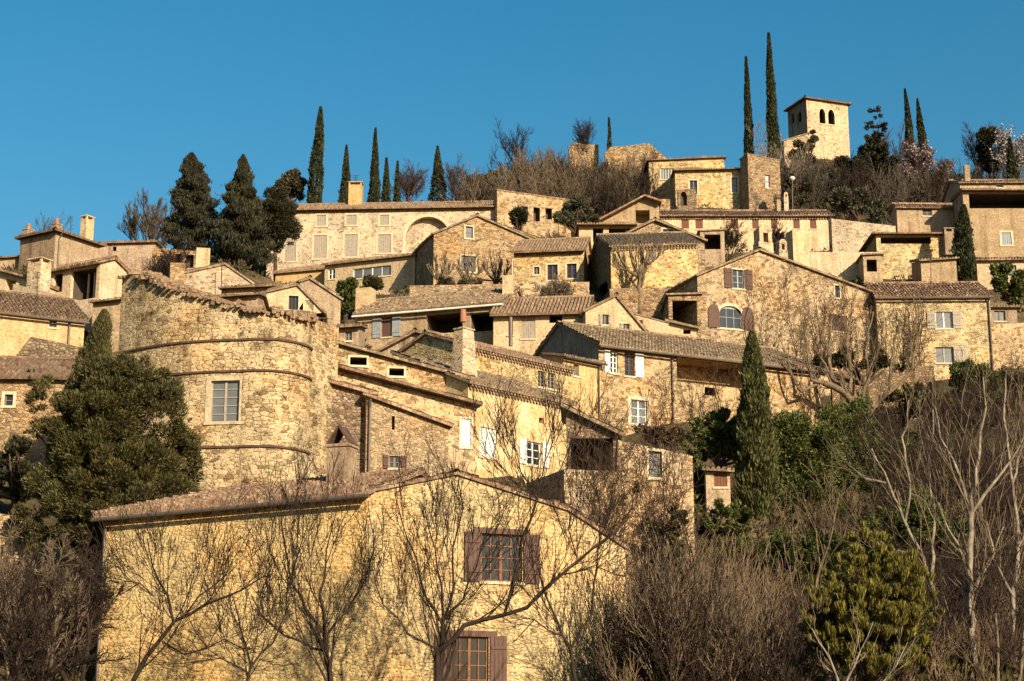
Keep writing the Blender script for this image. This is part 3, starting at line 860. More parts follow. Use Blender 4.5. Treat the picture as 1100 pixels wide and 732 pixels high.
H14a = house('village_house', 'small cream gable with brown barred windows behind the right end of the tower roof', 'house',
    (262, 321, 104), (348, 336, 104.5), 356, depth=6, prof=[(320, 307.5)], roof='prof', tile='tile_moss', wall='plaster_cream', oh=.15,
    wins=[('F', 310, 318, 320.5, 333, 'w', dict(m=(3, 1), fr='wood_brown', sur=.08)), ('F', 327, 322.5, 337, 337, 'w', dict(m=(3, 1), fr='wood_brown', sur=.08))])
H14b = house('village_house', 'tan gable peeking over the small cream gable, beside the green bush', 'house',
    (290, 314, 109), (366, 322, 110), 352, depth=6, prof=[(333, 300.5)], roof='prof', tile='tile_moss', wall='plaster_tan', oh=.15)
H14c = house('village_house', 'low tiled house with a dark eave, half hidden right behind the top of the tower', 'house',
    (222, 321, 99), (277, 317, 99), 350, depth=4, roof='eave', pitch=.2, tile='tile_dark', wall='plaster_brown', oh=.5)
H14d = house('village_house', 'dark edged roof strip between the stone gable with an aerial and the small cream gable', 'house',
    (238, 311, 110), (304, 308, 110), 330, depth=4, roof='eave', pitch=.16, tile='tile_dark', wall='plaster_tan', oh=.5)
H20 = house('village_house', 'plain stone gable with a thin aerial, standing below the two dark conifers', 'house',
    (192, 296, 118), (271, 305, 119), 330, depth=7, prof=[(242, 285)], roof='prof', tile='tile_moss', wall='pale_stone', oh=.12)
_a = MB(); _a.tube([P(238, 312, 117.6), P(238, 283, 117.6)], .03, 4); _a.obj('antenna', M['dark_metal'], H20['root'], H20['origin'])
chimney(H20, 211, 226, 268, 291, 121, 'plaster_cream', 'plain')
chimney(H20, 183, 199, 284, 305, 116, 'rubble', 'plain')
RW2 = house('ruined_wall', 'crumbling stone wall with hollow gaps under the left dark conifer, behind the tower', 'wall',
    (164, 266, 127), (213, 270, 127), 300, depth=.8, roof='flat', wall='rubble', group=None,
    wins=[('F', 188, 273, 194, 285, 'd', dict(dep=.6)), ('F', 199, 274, 208, 288, 'd', dict(dep=.6))])
HG = house('village_house', 'little tan house with a dark eave in the gap left of the blue-grey shutters', 'house',
    (351, 354, 99), (386, 351, 99), 385, depth=4, roof='mono', pitch=.2, tile='tile_dark', wall='plaster_tan', oh=.5, wins=[('F', 371, 356, 378, 366, 'w', dict(m=(2, 2)))])
# --- left edge
H16 = house('village_house', 'weathered corner house with a flat dark hipped roof and white chimney, highest at the left', 'house',
    (60, 249, 126), (106, 264), 295, bl=22, roof='eave', pitch=.16, rf=.5, hipL=1.4, hipR=1.4, tile='tile_dark', wall='plaster_tan', side='plaster_brown', oh=.45, os_=.45, pipe=63)  # browner side walls imitate the shaded left face by colour
chimney(H16, 57, 66, 235, 247, 129, 'plaster_brown', 'pot')
chimney(H16, 88.5, 100, 233, 258, 130, 'plaster_bright', 'slab')
chimney(H16, 26, 36, 241, 252, 131, 'plaster_brown', 'pot')
H16b = house('village_house', 'long weathered wall under a straight dark eave, right of the white chimney', 'house',
    (98, 263, 132), (167, 261, 132), 292, depth=6, roof='mono', pitch=.1, tile='tile_dark', wall='plaster_brown', wins=[('F', 121, 265, 125, 270, 'd')])
H16c = house('village_house', 'low tan house at the left edge below the corner house with the hipped roof', 'house',
    (-14, 279, 129), (25, 276, 129), 305, depth=5, roof='eave', pitch=.2, tile='tile_dark', wall='plaster_tan')
H17 = house('village_house', 'cream house with a dark open loggia and bright gable end, left of the tower', 'house',
    (54, 292, 111), (108, 282.5), 335, br=156, roof='eave', pitch=.42, rf=.28, tile='tile_red', wall='plaster_cream', oh=.4,
    wins=[('F', 57, 294, 67, 314, 'd', dict(dep=2.2)), ('F', 76, 289, 103, 322, 'd', dict(dep=2.2))])
_c = MB()
for _x in (84, 90.5): fbox(_c, H17['F'], H17['F'].hit(_x, 300)[0], H17['F'].hit(_x, 300)[0] + .12, H17['F'].hit(90, 321)[1], H17['F'].hit(90, 290)[1], -1.0, -.9)
_c.obj('post', M['plaster_cream'], H17['root'], H17['origin'])
chimney(H17, 33, 53, 279, 312, 107, 'pale_stone', 'slab')
H17b = house('village_house', 'small dark roofed porch house between the bright gable end and the tower', 'house',
    (100, 326, 98), (130, 322, 98), 370, depth=3, roof='mono', pitch=.2, tile='tile_dark', wall='plaster_tan', oh=.5)
PW = house('parapet_wall', 'long cream parapet wall sloping down right in front of the loggia house', 'wall',
    (14, 305, 104.5), (110, 329, 101), 350, depth=.5, roof='flat', wall='plaster_cream', group=None)
H18b = house('village_house', 'small cream house with a shaded balcony window at the left edge, above the yellow house', 'house',
    (-8, 290, 109), (31, 300, 108), 325, depth=4, roof='prof', tile='tile', wall='plaster_cream', oh=.4, wins=[('F', 6, 299, 17, 312, 'lg', dict(dep=1.0))])
H18 = house('village_house', 'yellow rendered house with one tiny window and dark tiled roof above the big juniper', 'house',
    (-32, 331, 93), (91, 345), 410, depth=8, roof='eave', pitch=.50, per=8, tile='tile_dark', wall='plaster_yellow', gutter='zinc', pipe=75, wins=[('F', 53, 344.5, 61, 352, 'w', dict(m=(2, 1)))])
H19 = house('stone_house', 'stone cottage with one small pale framed window at the left edge, beside the big juniper', 'house',
    (-25, 405, 86), (70, 406, 86), 500, depth=6, roof='eave', pitch=.50, tile='tile_dark', wall='rubble', oh=.4, wins=[('F', 5, 424, 14, 436, 'w', dict(m=(1, 2), sur=.16))])
H19b = house('stone_house', 'ragged rubble gable without render, behind the stone cottage at the left edge', 'house',
    (14, 386, 89.5), (90, 374, 90), 420, depth=2, prof=[(33, 362), (60, 367)], roof='flat', wall='rubble_dark', terr=False)
HBL = house('garden_wall', 'tan rubble wall behind bare branches at the lower left edge', 'wall',
    (-40, 546, 66), (29, 556, 66.5), 700, depth=.9, roof='flat', wall='rubble', group=None)
# --- right side
H21 = house('stone_house', 'big stone gable house with brown shutters, one arched, creepers climbing its wall, right of centre', 'house',
    (749, 297, 113), (941, 317, 117.5), 405, depth=9, prof=[(815, 270)], roof='prof', tile='tile_moss', wall='rubble_patch', oh=.22,
    wins=[('F', 787, 290, 799, 310, 'w', dict(m=(2, 3), fr='paint_bluegrey', sh='both', c='brown', sw=.62, sur=.1)),
          ('F', 773, 329, 796.5, 353, 'w', dict(m=(3, 2), fr='paint_bluegrey', sh='both', c='brown', sw=.85, arch=.33, sur=.2)),
          ('F', 897, 307, 902, 320, 'w', dict(m=(1, 2), sur=.12)), ('F', 891, 339, 910, 356, 's', dict(c='brown'))])
house(None, '', '', (941, 319, 116.6), (1063, 318, 116.6), 405, depth=6.4, roof='eave', pitch=.52, tile='tile_red', wall='rubble_gold', root=H21, per=8, gutter='zinc', pipe=1061, oh=.35,
    wins=[('F', 1005, 335, 1023, 353, 'w', dict(m=(2, 1), fr='paint_white', sh='both', c='greige', sw=.6, gl='glass_painted_sky')),
          ('F', 1005, 373, 1024, 390, 'w', dict(m=(2, 2), fr='paint_greige', sh='right', c='greige', sw=.9, gl='glass_painted_sky'))])
chimney(H21, 810, 828, 243, 276, 117.5, 'pale_stone', 'arch', dep=.9)
chimney(H21, 833.5, 844.5, 258, 284, 119, 'pale_stone', 'arch', dep=.6)
chimney(H21, 846, 866.5, 250, 286, 121, 'plaster_cream', 'plain')
H22 = house('village_house', 'long low house with a row of small brown shutters, below the two tallest cypresses', 'house',
    (706, 232, 143), (894, 232, 143), 282, depth=7, roof='eave', pitch=.40, tile='tile_red', wall='plaster_cream', gen=True, pipe=891, oh=.4,
    wins=[('F', x0, 235, x1, 246, 's', dict(c='red')) for x0, x1 in ((732, 740), (747, 755), (785, 793), (808, 815), (828, 835), (852, 859), (870, 877))])
chimney(H22, 841.5, 846.5, 207, 224, 146, 'pale_stone', 'arch')
chimney(H22, 834, 838, 215, 224, 146, 'plaster_tan', 'plain')
H22b = house('tool_shed', 'framed black doorway of a small shed under the long low house', 'shed',
    (752, 249, 136), (778, 248, 136), 285, depth=3, roof='coping', tile='tile', wall='plaster_tan', oh=.15, wins=[('F', 757, 252, 774, 268, 'd', dict(dep=2))], group=None)
H23 = house('stone_house', 'stepped stone house with a square tower end, at the foot of the tallest cypress', 'house',
    (697, 173.5, 160), (778, 170, 160), 228, depth=8, roof='mono', pitch=.05, tile='tile_dark', wall='rubble_gold', oh=.3,
    wins=[('F', 709.5, 181, 724, 193, 'w', dict(m=(5, 1), fr='paint_white', gl='glass_painted_sky'))])
house(None, '', '', (725, 184.5, 157), (803, 182.5, 157), 228, depth=3.2, roof='mono', pitch=.06, tile='tile_dark', wall='rubble_gold', root=H23, oh=.45,
    wins=[('F', 741, 194, 749, 209, 'w', dict(m=(2, 2), sur=.15)), ('F', 786, 191, 792, 207, 'w', dict(m=(1, 2), gl='glass_painted_sky', sur=.18))])
house(None, '', '', (803, 166, 155), (837.5, 173, 156), 228, bl=795, roof='coping', tile='tile_moss', wall='rubble', root=H23, oh=.05, os_=.05, thick=.08,
    wins=[('F', 822, 188, 827, 202, 'w', dict(m=(1, 2), gl='glass_painted_sky'))])
ARCHW = house('ruined_wall', 'low broken stone arch in the garden at the foot of the stepped house', 'wall',
    (728, 204, 151), (748, 203, 151), 222, depth=.6, roof='flat', wall='rubble_dark', group=None, wins=[('F', 731, 206, 738, 221, 'd', dict(dep=.45, arch=.4))])
CR1 = house('ruined_wall', 'broken castle wall on the skyline right of the tiny lone cypress', 'wall',
    (650, 164, 173), (719, 173, 173), 200, depth=1.2, prof=[(656, 158), (676, 156.5), (697, 153.5)], roof='flat', wall='rubble', group=None)
CR2 = house('ruined_wall', 'short broken castle wall on the skyline left of the tiny lone cypress', 'wall',
    (611, 158, 177), (643, 155.5, 177), 190, depth=1.2, prof=[(617, 153), (627, 155)], roof='flat', wall='rubble', group=None)
H24 = house('church_tower', 'square church bell tower with twin arched openings and a low roof, alone on the skyline', 'tower',
    (866, 106, 185), (910.5, 112.5), 172, bl=846, roof='eave', pitch=.20, hipL=2.4, hipR=2.4, tile='tile_dark', wall='pale_stone', side='plaster_brown', oh=.4, os_=.4, group=None,  # brown sides paint in the shade on the tower's left face
    wins=[('F', 880, 117, 886.5, 133, 'd', dict(arch=.42, sur=.13)), ('F', 889.5, 118, 896.5, 134, 'd', dict(arch=.42, sur=.13)),
          ('L', 849.3, 122, 853, 133, 'd', dict(arch=.4)), ('L', 856.5, 120, 861, 132, 'd', dict(arch=.4))])
H24b = house('church_wall', 'low pale wall of the church to the left foot of the bell tower', 'wall',
    (842, 152, 180), (868, 144, 180), 180, depth=3, roof='coping', tile='tile', wall='pale_stone', oh=.1, group=None)
H25 = house('village_house', 'little tan house with one window and a striped red roof, below the pink blossom', 'house',
    (963, 223, 139), (1026, 223.5, 139.3), 250, bl=957, roof='eave', pitch=.50, tile='tile_red', wall='plaster_tan', side='plaster_brown',  # side walls coloured darker to stand for their shade
    wins=[('F', 991, 224.5, 1001, 232, 'w', dict(m=(2, 2)))])
H26 = house('village_house', 'large tan house with a long black loggia under its top floor, at the right edge', 'house',
    (1034, 206, 136), (1125, 206.5, 136), 290, bl=1023, roof='mono', pitch=.05, tile='tile_dark', wall='plaster_tan', side='plaster_brown', oh=.5,  # shade on the left side is painted with the browner render
    wins=[('F', 1041, 208, 1118, 224, 'd', dict(dep=3)), ('F', 1076, 250, 1086.5, 263.5, 's', dict(c='blue', sur=.16))])
house(None, '', '', (1031, 197, 141), (1125, 196.5, 141), 215, depth=6, roof='eave', pitch=.36, tile='tile', wall='plaster_tan', root=H26, terr=False, wins=[('F', 1070, 197.6, 1078, 202, 'w', dict(m=(1, 1), fr='paint_white', gl='glass_painted_sky'))])
chimney(H26, 1035, 1041, 178, 192, 143, 'plaster_tan', 'plain')
H26b = house('village_house', 'low cream wing with a tiled eave at the right edge under the large tan house', 'house',
    (1049, 280, 129), (1125, 279, 129), 310, depth=4, roof='mono', pitch=.3, tile='tile_red', wall='plaster_cream', oh=.4, wins=[('F', 1079, 285, 1092, 297, 'w', dict(m=(2, 2), gl='glass_painted_sky'))])
H27 = house('village_house', 'stone garden house with a flat dark roof over a long shaded slot, at the right', 'house',
    (941, 253, 131), (1014, 253, 131), 300, depth=5, roof='coping', tile='tile_dark', wall='rubble_gold', oh=.45, os_=.4,
    wins=[('F', 946, 254.5, 1000, 262, 'd', dict(dep=1.2)), ])
chimney(H27, 1013, 1023.5, 246, 263, 130.7, 'plaster_tan', 'slab')
H27b = house('tool_shed', 'low shed with a sloping tiled roof in front of the flat roofed garden house', 'shed',
    (989, 281, 126), (1027, 278, 126), 305, depth=3, roof='mono', pitch=.25, tile='tile_moss', wall='plaster_tan', group=None)
H27c = house('tool_shed', 'tiny open shed at the left foot of the flat roofed garden house', 'shed',
    (927, 275, 127), (947, 274, 127), 300, depth=2, roof='coping', tile='tile', wall='plaster_tan', oh=.2, group=None, wins=[('F', 931, 279, 942, 292, 'd')])
HR = house('tool_shed', 'small glazed shed right behind the wing of the big gable house', 'shed',
    (1064, 331, 120), (1092, 331, 120), 350, depth=3, roof='mono', pitch=.1, tile='tile_dark', wall='plaster_grey', group=None, wins=[('F', 1068, 334, 1080, 345, 'w', dict(m=(2, 1), gl='glass_painted_sky'))])
HS = house('tool_shed', 'little shed with a red slatted door under the glossy evergreen', 'shed',
    (758, 506, 78), (784, 508, 78), 545, depth=2.5, drop=2, roof='mono', pitch=.1, tile='tile_dark', wall='plaster_tan', group=None, wins=[('F', 767, 508.5, 781, 523, 's', dict(c='red'))])
for A_, B_, b_, wl, lab in (
    ((440, 307, 122), (552, 305, 123), 326, 'rubble', 'terrace wall under the bare shrubs in front of the broad gable house'),
    ((552, 303, 119), (633, 303, 119), 324, 'rubble_patch', 'terrace wall with creepers below the three dark windows'),
    ((893, 235, 139), (962, 243, 139), 266, 'pale_stone', 'dry stone garden wall right of the long low house with brown shutters'),
    ((868, 271, 129), (945, 271, 129), 300, 'plaster_cream', 'pale garden wall behind the chimneys of the big gable house'),
    ((1062, 349, 117), (1120, 346, 117), 400, 'rubble_patch', 'brown retaining wall at the right edge beside the wing with the red roof'),
    ((893, 399, 109), (1003, 393, 109), 450, 'rubble_dark', 'dark retaining wall under the wing of the big gable house'),
    ((655, 310, 117.5), (722, 309, 117.5), 336, 'rubble', 'low wall at the foot of the pollarded tree'),
    ((698, 214, 152), (726, 214, 152), 235, 'rubble_patch', 'low garden wall left of the broken stone arch')):
    house('garden_wall', lab, 'wall', A_, B_, b_, depth=.6, roof='flat', wall=wl, group='garden and terrace walls')

def aerial(H, px, ytop, ybase, Y, n=4):
    a = MB(); a.tube([P(px, ybase, Y), P(px, ytop, Y)], .025, 4)
    for k in range(n):
        a.tube([P(px - 3.6 + .5 * k, ytop + 1.5 + 1.7 * k, Y - .1), P(px + 3.6 - .5 * k, ytop + .8 + 1.7 * k, Y + .1)], .017, 4)
    a.obj('antenna', M['dark_metal'], H['root'], H['origin'])
aerial(H9, 600, 240, 266, 127); aerial(H22, 812, 207, 228, 146.5); aerial(H26, 1066, 174, 196, 144); aerial(H8, 598, 303, 326, 110); aerial(H16, 76, 232, 252, 130)
aerial(H21, 1000, 276, 306, 119.5); aerial(H18, 40, 292, 322, 97)
# --- the round tower
def round_tower():
    Y0 = 72.5
    zb = P(200, 620, Y0)[2] - 3
    a = P(127, 380, 75.0); b = P(262, 380, Y0)
    u = np.array([b[0] - a[0], b[1] - a[1], 0]); Lf = np.linalg.norm(u); u /= Lf; w = np.array([-u[1], u[0], 0])
    R = (P(341, 380, Y0 + 3.2)[0] - b[0]) / (1 + w[0])
    plan = []                       # (xy, arclength)
    def bow(t): return -w * (.75 * math.sin(math.pi * t))      # the left face is slightly bowed
    for k in range(13):
        plan.append(np.array([a[0], a[1], 0]) + u * Lf * k / 12 + bow(k / 12 * .9))
    cen = plan[-1] + w * R
    for k in range(1, 23):
        an = math.radians(112) * k / 22
        plan.append(cen - w * R * math.cos(an) + u * R * math.sin(an))
    # back: straight to the left again
    nfront = len(plan)
    plan.append(plan[-1] + w * 2.5); plan.append(plan[0] + w * 7.5)
    arc = [0.]
    for k in range(1, len(plan)): arc.append(arc[-1] + np.linalg.norm(plan[k] - plan[k - 1]))
    org = np.array([(a[0] + b[0]) / 2, Y0, P(200, 620, Y0)[2]])
    rt = thing('round_tower', 'massive rounded stone tower with dark string courses and one pale framed window, left of centre', 'tower', org)
    topc = [(127, 297), (152, 298.5), (186, 310), (214, 318), (237, 327), (266, 332), (300, 338), (325, 342), (348, 347)]
    def proj(p):
        d = np.array([p[0], p[1], p[2] - CAMZ]); yc = d[1] * CP + d[2] * SP; zc = d[2] * CP - d[1] * SP
        return CX + F * d[0] / yc, CY - F * zc / yc
    def ztop(k):
        if k >= nfront: k = nfront - 1 if k == nfront else 0
        p = plan[k]; z = P(230, 320, p[1])[2]
        for _ in range(4):
            x, y = proj((p[0], p[1], z))
            ty = np.interp(x, [q[0] for q in topc], [q[1] for q in topc])
            z += (y - ty) * p[1] / F
        return z + (rng.normal(0, .05))
    zt = [ztop(k) for k in range(len(plan))]
    zt[nfront] = zt[nfront - 1] + .1; zt[-1] = zt[0] + .6
    V, Fc, UV = [], [], []
    rows = 24
    # window hole in columns: find parameter of the window on the plan
    wf = Face(b - u * Lf, u, -w)
    sA, _ = wf.hit(233.5, 433); sB, _ = wf.hit(261.5, 433)
    zlo = wf.hit(247, 455)[1]; zhi = wf.hit(247, 411)[1]
    # front flat part as a face grid with columns snapped to the window edges
    cols = sorted(set([Lf * k / 12 for k in range(13)] + [sA, sB]))
    cols = [c for c in cols if c <= Lf + 1e-6]
    pts = []
    for c in cols:
        t = min(1, c / Lf); pts.append((np.array([a[0], a[1], 0]) + u * c + bow(t * .9), c))
    for k in range(13, len(plan)): pts.append((plan[k], arc[k]))
    zts = []
    for i, (p, c) in enumerate(pts):
        zts.append(np.interp(c, arc, zt))
    mb = MB()
    zr_fixed = [zlo, zhi]
    for i in range(len(pts)):
        j = (i + 1) % len(pts)
        p, q = pts[i][0], pts[j][0]; ca = pts[i][1]; cb = pts[j][1] if j else arc[-1] + np.linalg.norm(q - p)
        za, zc = zts[i], zts[j]
        def at(base, z): return np.array([base[0], base[1], z])
        inwin = i < len(cols) - 1 and ca >= min(sA, sB) - 1e-6 and cb <= max(sA, sB) + 1e-6
        segs = [(zb, zlo), (zhi, None)] if inwin else [(zb, None)]
        for z0_, z1_ in segs:
            t0, t1 = (za, zc) if z1_ is None else (z1_, z1_)
            mb.poly([at(p, z0_), at(q, z0_), at(q, t1), at(p, t0)], [(ca, z0_), (cb, z0_), (cb, t1), (ca, t0)])
    mb.obj('wall', M['ashlar'], rt, org)
    # window
    i0 = cols.index(min(cols, key=lambda c: abs(c - sA))); i1 = cols.index(min(cols, key=lambda c: abs(c - sB)))
    p0, p1 = pts[i0][0], pts[i1][0]
    t = p1 - p0; Wd = np.linalg.norm(t); t /= Wd; nn = np.array([t[1], -t[0], 0])
    f = Face(p0, t, nn)
    rv = MB()
    for (x0, z0_), (x1, z1_) in (((0, zlo), (Wd, zlo)), ((Wd, zlo), (Wd, zhi)), ((Wd, zhi), (0, zhi)), ((0, zhi), (0, zlo))):
        rv.poly([f.at(x0, z0_, .0), f.at(x1, z1_, .0), f.at(x1, z1_, -.25), f.at(x0, z0_, -.25)])
    rv.obj('window_reveal', M['pale_trim'], rt, org)
    window_parts(f, [(0, zlo), (Wd, zlo), (Wd, zhi), (0, zhi)], 0, Wd, zlo, zhi, 'w', dict(m=(2, 5), fr='paint_greige', gl='glass_painted_sky', sur=.22, sm='stone_trim'), rt, org)
    # string courses
    for yy, x0 in ((366.5, 140), (400, 150), (481, 190)):
        z = P(232, yy, Y0)[2]
        g = MB(); path = [np.array([p[0], p[1], z]) for p in plan[:nfront]]
        for i in range(len(path) - 1):
            p, q = path[i], path[i + 1]
            d = (q - p); d /= np.linalg.norm(d); n_ = np.array([d[1], -d[0], 0])
            for (o0, o1, h0, h1) in ((-.03, .075, -.045, .045),):
                g.box(p + n_ * o0 + np.array([0, 0, h0]), q - p + d * .01, n_ * (o1 - o0), np.array([0, 0, h1 - h0]))
        g.obj('string_course', M['band'], rt, org)
    # coping of broken tiles along the sloping top, and the roof behind it
    g = MB()
    for i in range(nfront - 1):
        p, q = plan[i].copy(), plan[i + 1].copy(); p[2], q[2] = zt[i], zt[i + 1]
        n = max(1, int(np.linalg.norm(q - p) / .26))
        for k in range(n):
            m = p + (q - p) * (k + .5) / n; d = q - p; d /= np.linalg.norm(d); n_ = np.array([d[1], -d[0], 0])
            m = m + np.array([0, 0, rng.uniform(-.05, .12)])
            g.tube([m + n_ * rng.uniform(.15, .34) + np.array([0, 0, -.07]), m - n_ * 1.1 + np.array([0, 0, rng.uniform(.12, .25)])], [rng.uniform(.07, .14), .11], 6, True)
            if rng.random() < .55:
                m2 = m + np.array([0, 0, .13]); g.tube([m2 + n_ * rng.uniform(.0, .25), m2 - n_ * .8 + np.array([0, 0, .15])], [.12, .11], 6, True)
    front = [np.array([plan[i][0], plan[i][1], zt[i] + .02]) for i in range(nfront)]
    back = [np.array([*(plan[-1] + (plan[-2] - plan[-1]) * min(1, k / (nfront - 1)))[:2], zt[0] + (zt[nfront - 1] - zt[0]) * k / (nfront - 1) + .5]) for k in range(nfront)]
    for i in range(nfront - 1):
        g.poly([front[i], front[i + 1], back[i + 1], back[i]])
    g.obj('roof', M['tile'], rt, org)
    for p in (plan[0], plan[12], plan[22]): TERR.append((p[0], p[1], org[2] - .5))
    TERR.append((plan[-1][0], plan[-1][1], org[2] + 2)); TERR.append((plan[-2][0], plan[-2][1], org[2] + 2))
    return rt
round_tower()

# --- street lamp on the lane by the long low house
def street_lamp():
    b = P(851, 223, 147.5); t = P(851, 193, 147.5)
    rt = thing('street_lamp', 'slim grey street lamp with a round white head, behind the long low house', 'street lamp', b - np.array([0, 0, 1.5]))
    mb = MB(); mb.tube([b - np.array([0, 0, 1.5]), t], [.06, .045], 8); mb.obj('pole', M['zinc'], rt, b - np.array([0, 0, 1.5]))
    h = MB()
    h.tube([t + np.array([0, 0, -.1]), t + np.array([0, 0, .06]), t + np.array([0, 0, .2]), t + np.array([0, 0, .3])], [.10, .27, .24, .05], 10, True)
    h.obj('lamp_head', M['paint_white'], rt, b - np.array([0, 0, 1.5]))
street_lamp()
# ------------------------------------------------------------------ terrain
def PT(px, py, Y, dz=0.0):
    p = P(px, py, Y); TERR.append((p[0], p[1], p[2] + dz))
for q in ((700, 760, 58), (850, 745, 60), (1000, 745, 60), (1095, 745, 60), (780, 640, 74), (900, 650, 74), (1020, 610, 80), (1095, 590, 82),
          (850, 560, 92), (690, 525, 88), (740, 525, 88), (640, 525, 84), (720, 510, 93), (775, 560, 80), (950, 480, 100), (1095, 430, 106), (60, 690, 60), (-30, 690, 62), (20, 600, 74), (-40, 480, 86),
          (560, 222, 160), (640, 212, 166), (600, 200, 176), (520, 218, 168), (680, 200, 174), (870, 222, 158), (950, 222, 157), (900, 200, 170), (1000, 198, 168), (1090, 195, 166),
          (430, 224, 166), (340, 226, 164), (250, 276, 134), (150, 285, 145), (0, 290, 145), (200, 285, 140), (760, 186, 172), (830, 190, 172)):
    PT(*q)
for x, y, z in ((-60, 0, 0), (0, 0, 0), (60, 0, 0), (-60, 45, 0), (-20, 45, .5), (20, 45, .5), (60, 45, .5), (-110, 70, 4), (110, 70, 6), (-110, 110, 18), (110, 110, 26),
                (-110, 160, 34), (110, 160, 52), (-110, 200, 34), (110, 200, 52), (-50, 215, 42), (0, 215, 54), (50, 215, 56), (-60, 260, 30), (0, 260, 38), (60, 260, 40), (120, 260, 34),
                (0, 340, 14), (-120, 340, 8), (120, 340, 14), (-200, 120, 6), (200, 120, 12), (-200, 240, 10), (200, 240, 16)):
    TERR.append((x, y, z))
_T = np.array(TERR)
def _phi(d): return np.sqrt(d * d + 4.0)
_A = _phi(np.linalg.norm(_T[:, None, :2] - _T[None, :, :2], axis=2))
_n = len(_T)
_K = np.zeros((_n + 3, _n + 3)); _K[:_n, :_n] = _A - np.eye(_n) * 1.2
_K[:_n, _n] = 1; _K[:_n, _n + 1:] = _T[:, :2]; _K[_n:, :_n] = _K[:_n, _n:].T
_c = np.linalg.solve(_K, np.concatenate([_T[:, 2], [0, 0, 0]]))
def terr(x, y):
    x = np.atleast_1d(np.asarray(x, float)); y = np.atleast_1d(np.asarray(y, float))
    d = np.sqrt((x[:, None] - _T[None, :, 0]) ** 2 + (y[:, None] - _T[None, :, 1]) ** 2)
    z = _phi(d) @ _c[:_n] + _c[_n] + _c[_n + 1] * x + _c[_n + 2] * y
    far = np.clip((np.maximum(np.abs(x) - 150, 0) + np.maximum(y - 300, 0) + np.maximum(-y, 0)) / 120, 0, 1)
    return z * (1 - far) + 0.0 * far
def tz(x, y): return float(terr(x, y)[0])

def ground():
    xs = np.unique(np.concatenate([np.arange(-84, 84.1, 1.5), [-4000, -2000, -1000, -600, -400, -300, -240, -200, -170, -145, -125, -108, -95, 95, 108, 125, 145, 170, 200, 240, 300, 400, 600, 1000, 2000, 4000]]))
    ys = np.unique(np.concatenate([np.arange(36, 216.1, 1.5), [-2000, -600, -200, -60, -20, 0, 15, 26, 225, 236, 250, 270, 300, 340, 400, 480, 700, 1200, 2500, 5000]]))
    X, Y = np.meshgrid(xs, ys)
    Z = np.concatenate([terr(X[i], Y[i]) for i in range(len(ys))])
    inner = ((np.abs(X) < 90) & (Y > 30) & (Y < 220)).ravel()
    Z = Z + inner * rng.normal(0, .09, Z.shape)
    V = np.stack([X.ravel(), Y.ravel(), Z], 1)
    nx = len(xs)
    Fc = [(j * nx + i, j * nx + i + 1, (j + 1) * nx + i + 1, (j + 1) * nx + i) for j in range(len(ys) - 1) for i in range(nx - 1)]
    m, nt, b = new_mat('hillside_earth')
    tc = N(nt, 'ShaderNodeTexCoord')
    a = noise(nt, tc.outputs['Object'], .22, 5, .65); f = noise(nt, tc.outputs['Object'], 2.6, 5, .7)
    col = ramp(nt, a.outputs[0], [(.36, (.045, .042, .016)), (.48, (.085, .062, .028)), (.60, (.15, .105, .05)), (.7, (.19, .14, .065))])
    col = mix(nt, .9, col, ramp(nt, f.outputs[0], [(.3, .35), (.7, 1.35)]), 'MULTIPLY')
    L(nt, col, b.inputs['Base Color']); b.inputs['Roughness'].default_value = 1
    bp = N(nt, 'ShaderNodeBump'); bp.inputs['Distance'].default_value = .25
    L(nt, f.outputs[0], bp.inputs['Height']); L(nt, bp.outputs[0], b.inputs['Normal'])
    o = mesh_object('ground', V, Fc, m, smooth=True)
    o['kind'] = 'structure'
    return o
ground()

# ------------------------------------------------------------------ vegetation tools
def np_mesh(name, V, loops, starts, mats, parent=None, mi=None):
    me = bpy.data.meshes.new(name)
    me.vertices.add(len(V)); me.vertices.foreach_set('co', np.asarray(V, np.float32).ravel())
    me.loops.add(len(loops)); me.loops.foreach_set('vertex_index', np.asarray(loops, np.int32))
    me.polygons.add(len(starts)); me.polygons.foreach_set('loop_start', np.asarray(starts, np.int32))
    for m in mats: me.materials.append(m)
    if mi is not None: me.polygons.foreach_set('material_index', np.asarray(mi, np.int32))
    me.update(calc_edges=True); me.validate()
    o = bpy.data.objects.new(name, me); COL.objects.link(o)
    if parent is not None: o.parent = parent
    return o

def seg_arrays(S, sides):
    """S: (n,8) p0 p1 r0 r1 -> verts, quads"""
    S = np.asarray(S, float)
    p0, p1, r0, r1 = S[:, :3], S[:, 3:6], S[:, 6], S[:, 7]
    d = p1 - p0; d /= np.linalg.norm(d, axis=1, keepdims=True) + 1e-9
    h = np.where(np.abs(d[:, [2]]) < .9, np.array([[0, 0, 1.]]), np.array([[1., 0, 0]]))
    a = np.cross(d, h); a /= np.linalg.norm(a, axis=1, keepdims=True) + 1e-9
    b = np.cross(d, a)
    n = len(S); V = np.zeros((n, 2 * sides, 3))
    for k in range(sides):
        c, s = math.cos(2 * math.pi * k / sides), math.sin(2 * math.pi * k / sides)
        e = a * c + b * s
        V[:, k] = p0 + e * r0[:, None] - d * (r0 * .4)[:, None]
        V[:, sides + k] = p1 + e * r1[:, None]
    q = np.array([[k, (k + 1) % sides, sides + (k + 1) % sides, sides + k] for k in range(sides)])
    Fq = (q[None] + (np.arange(n) * 2 * sides)[:, None, None]).reshape(-1, 4)
    return V.reshape(-1, 3), Fq

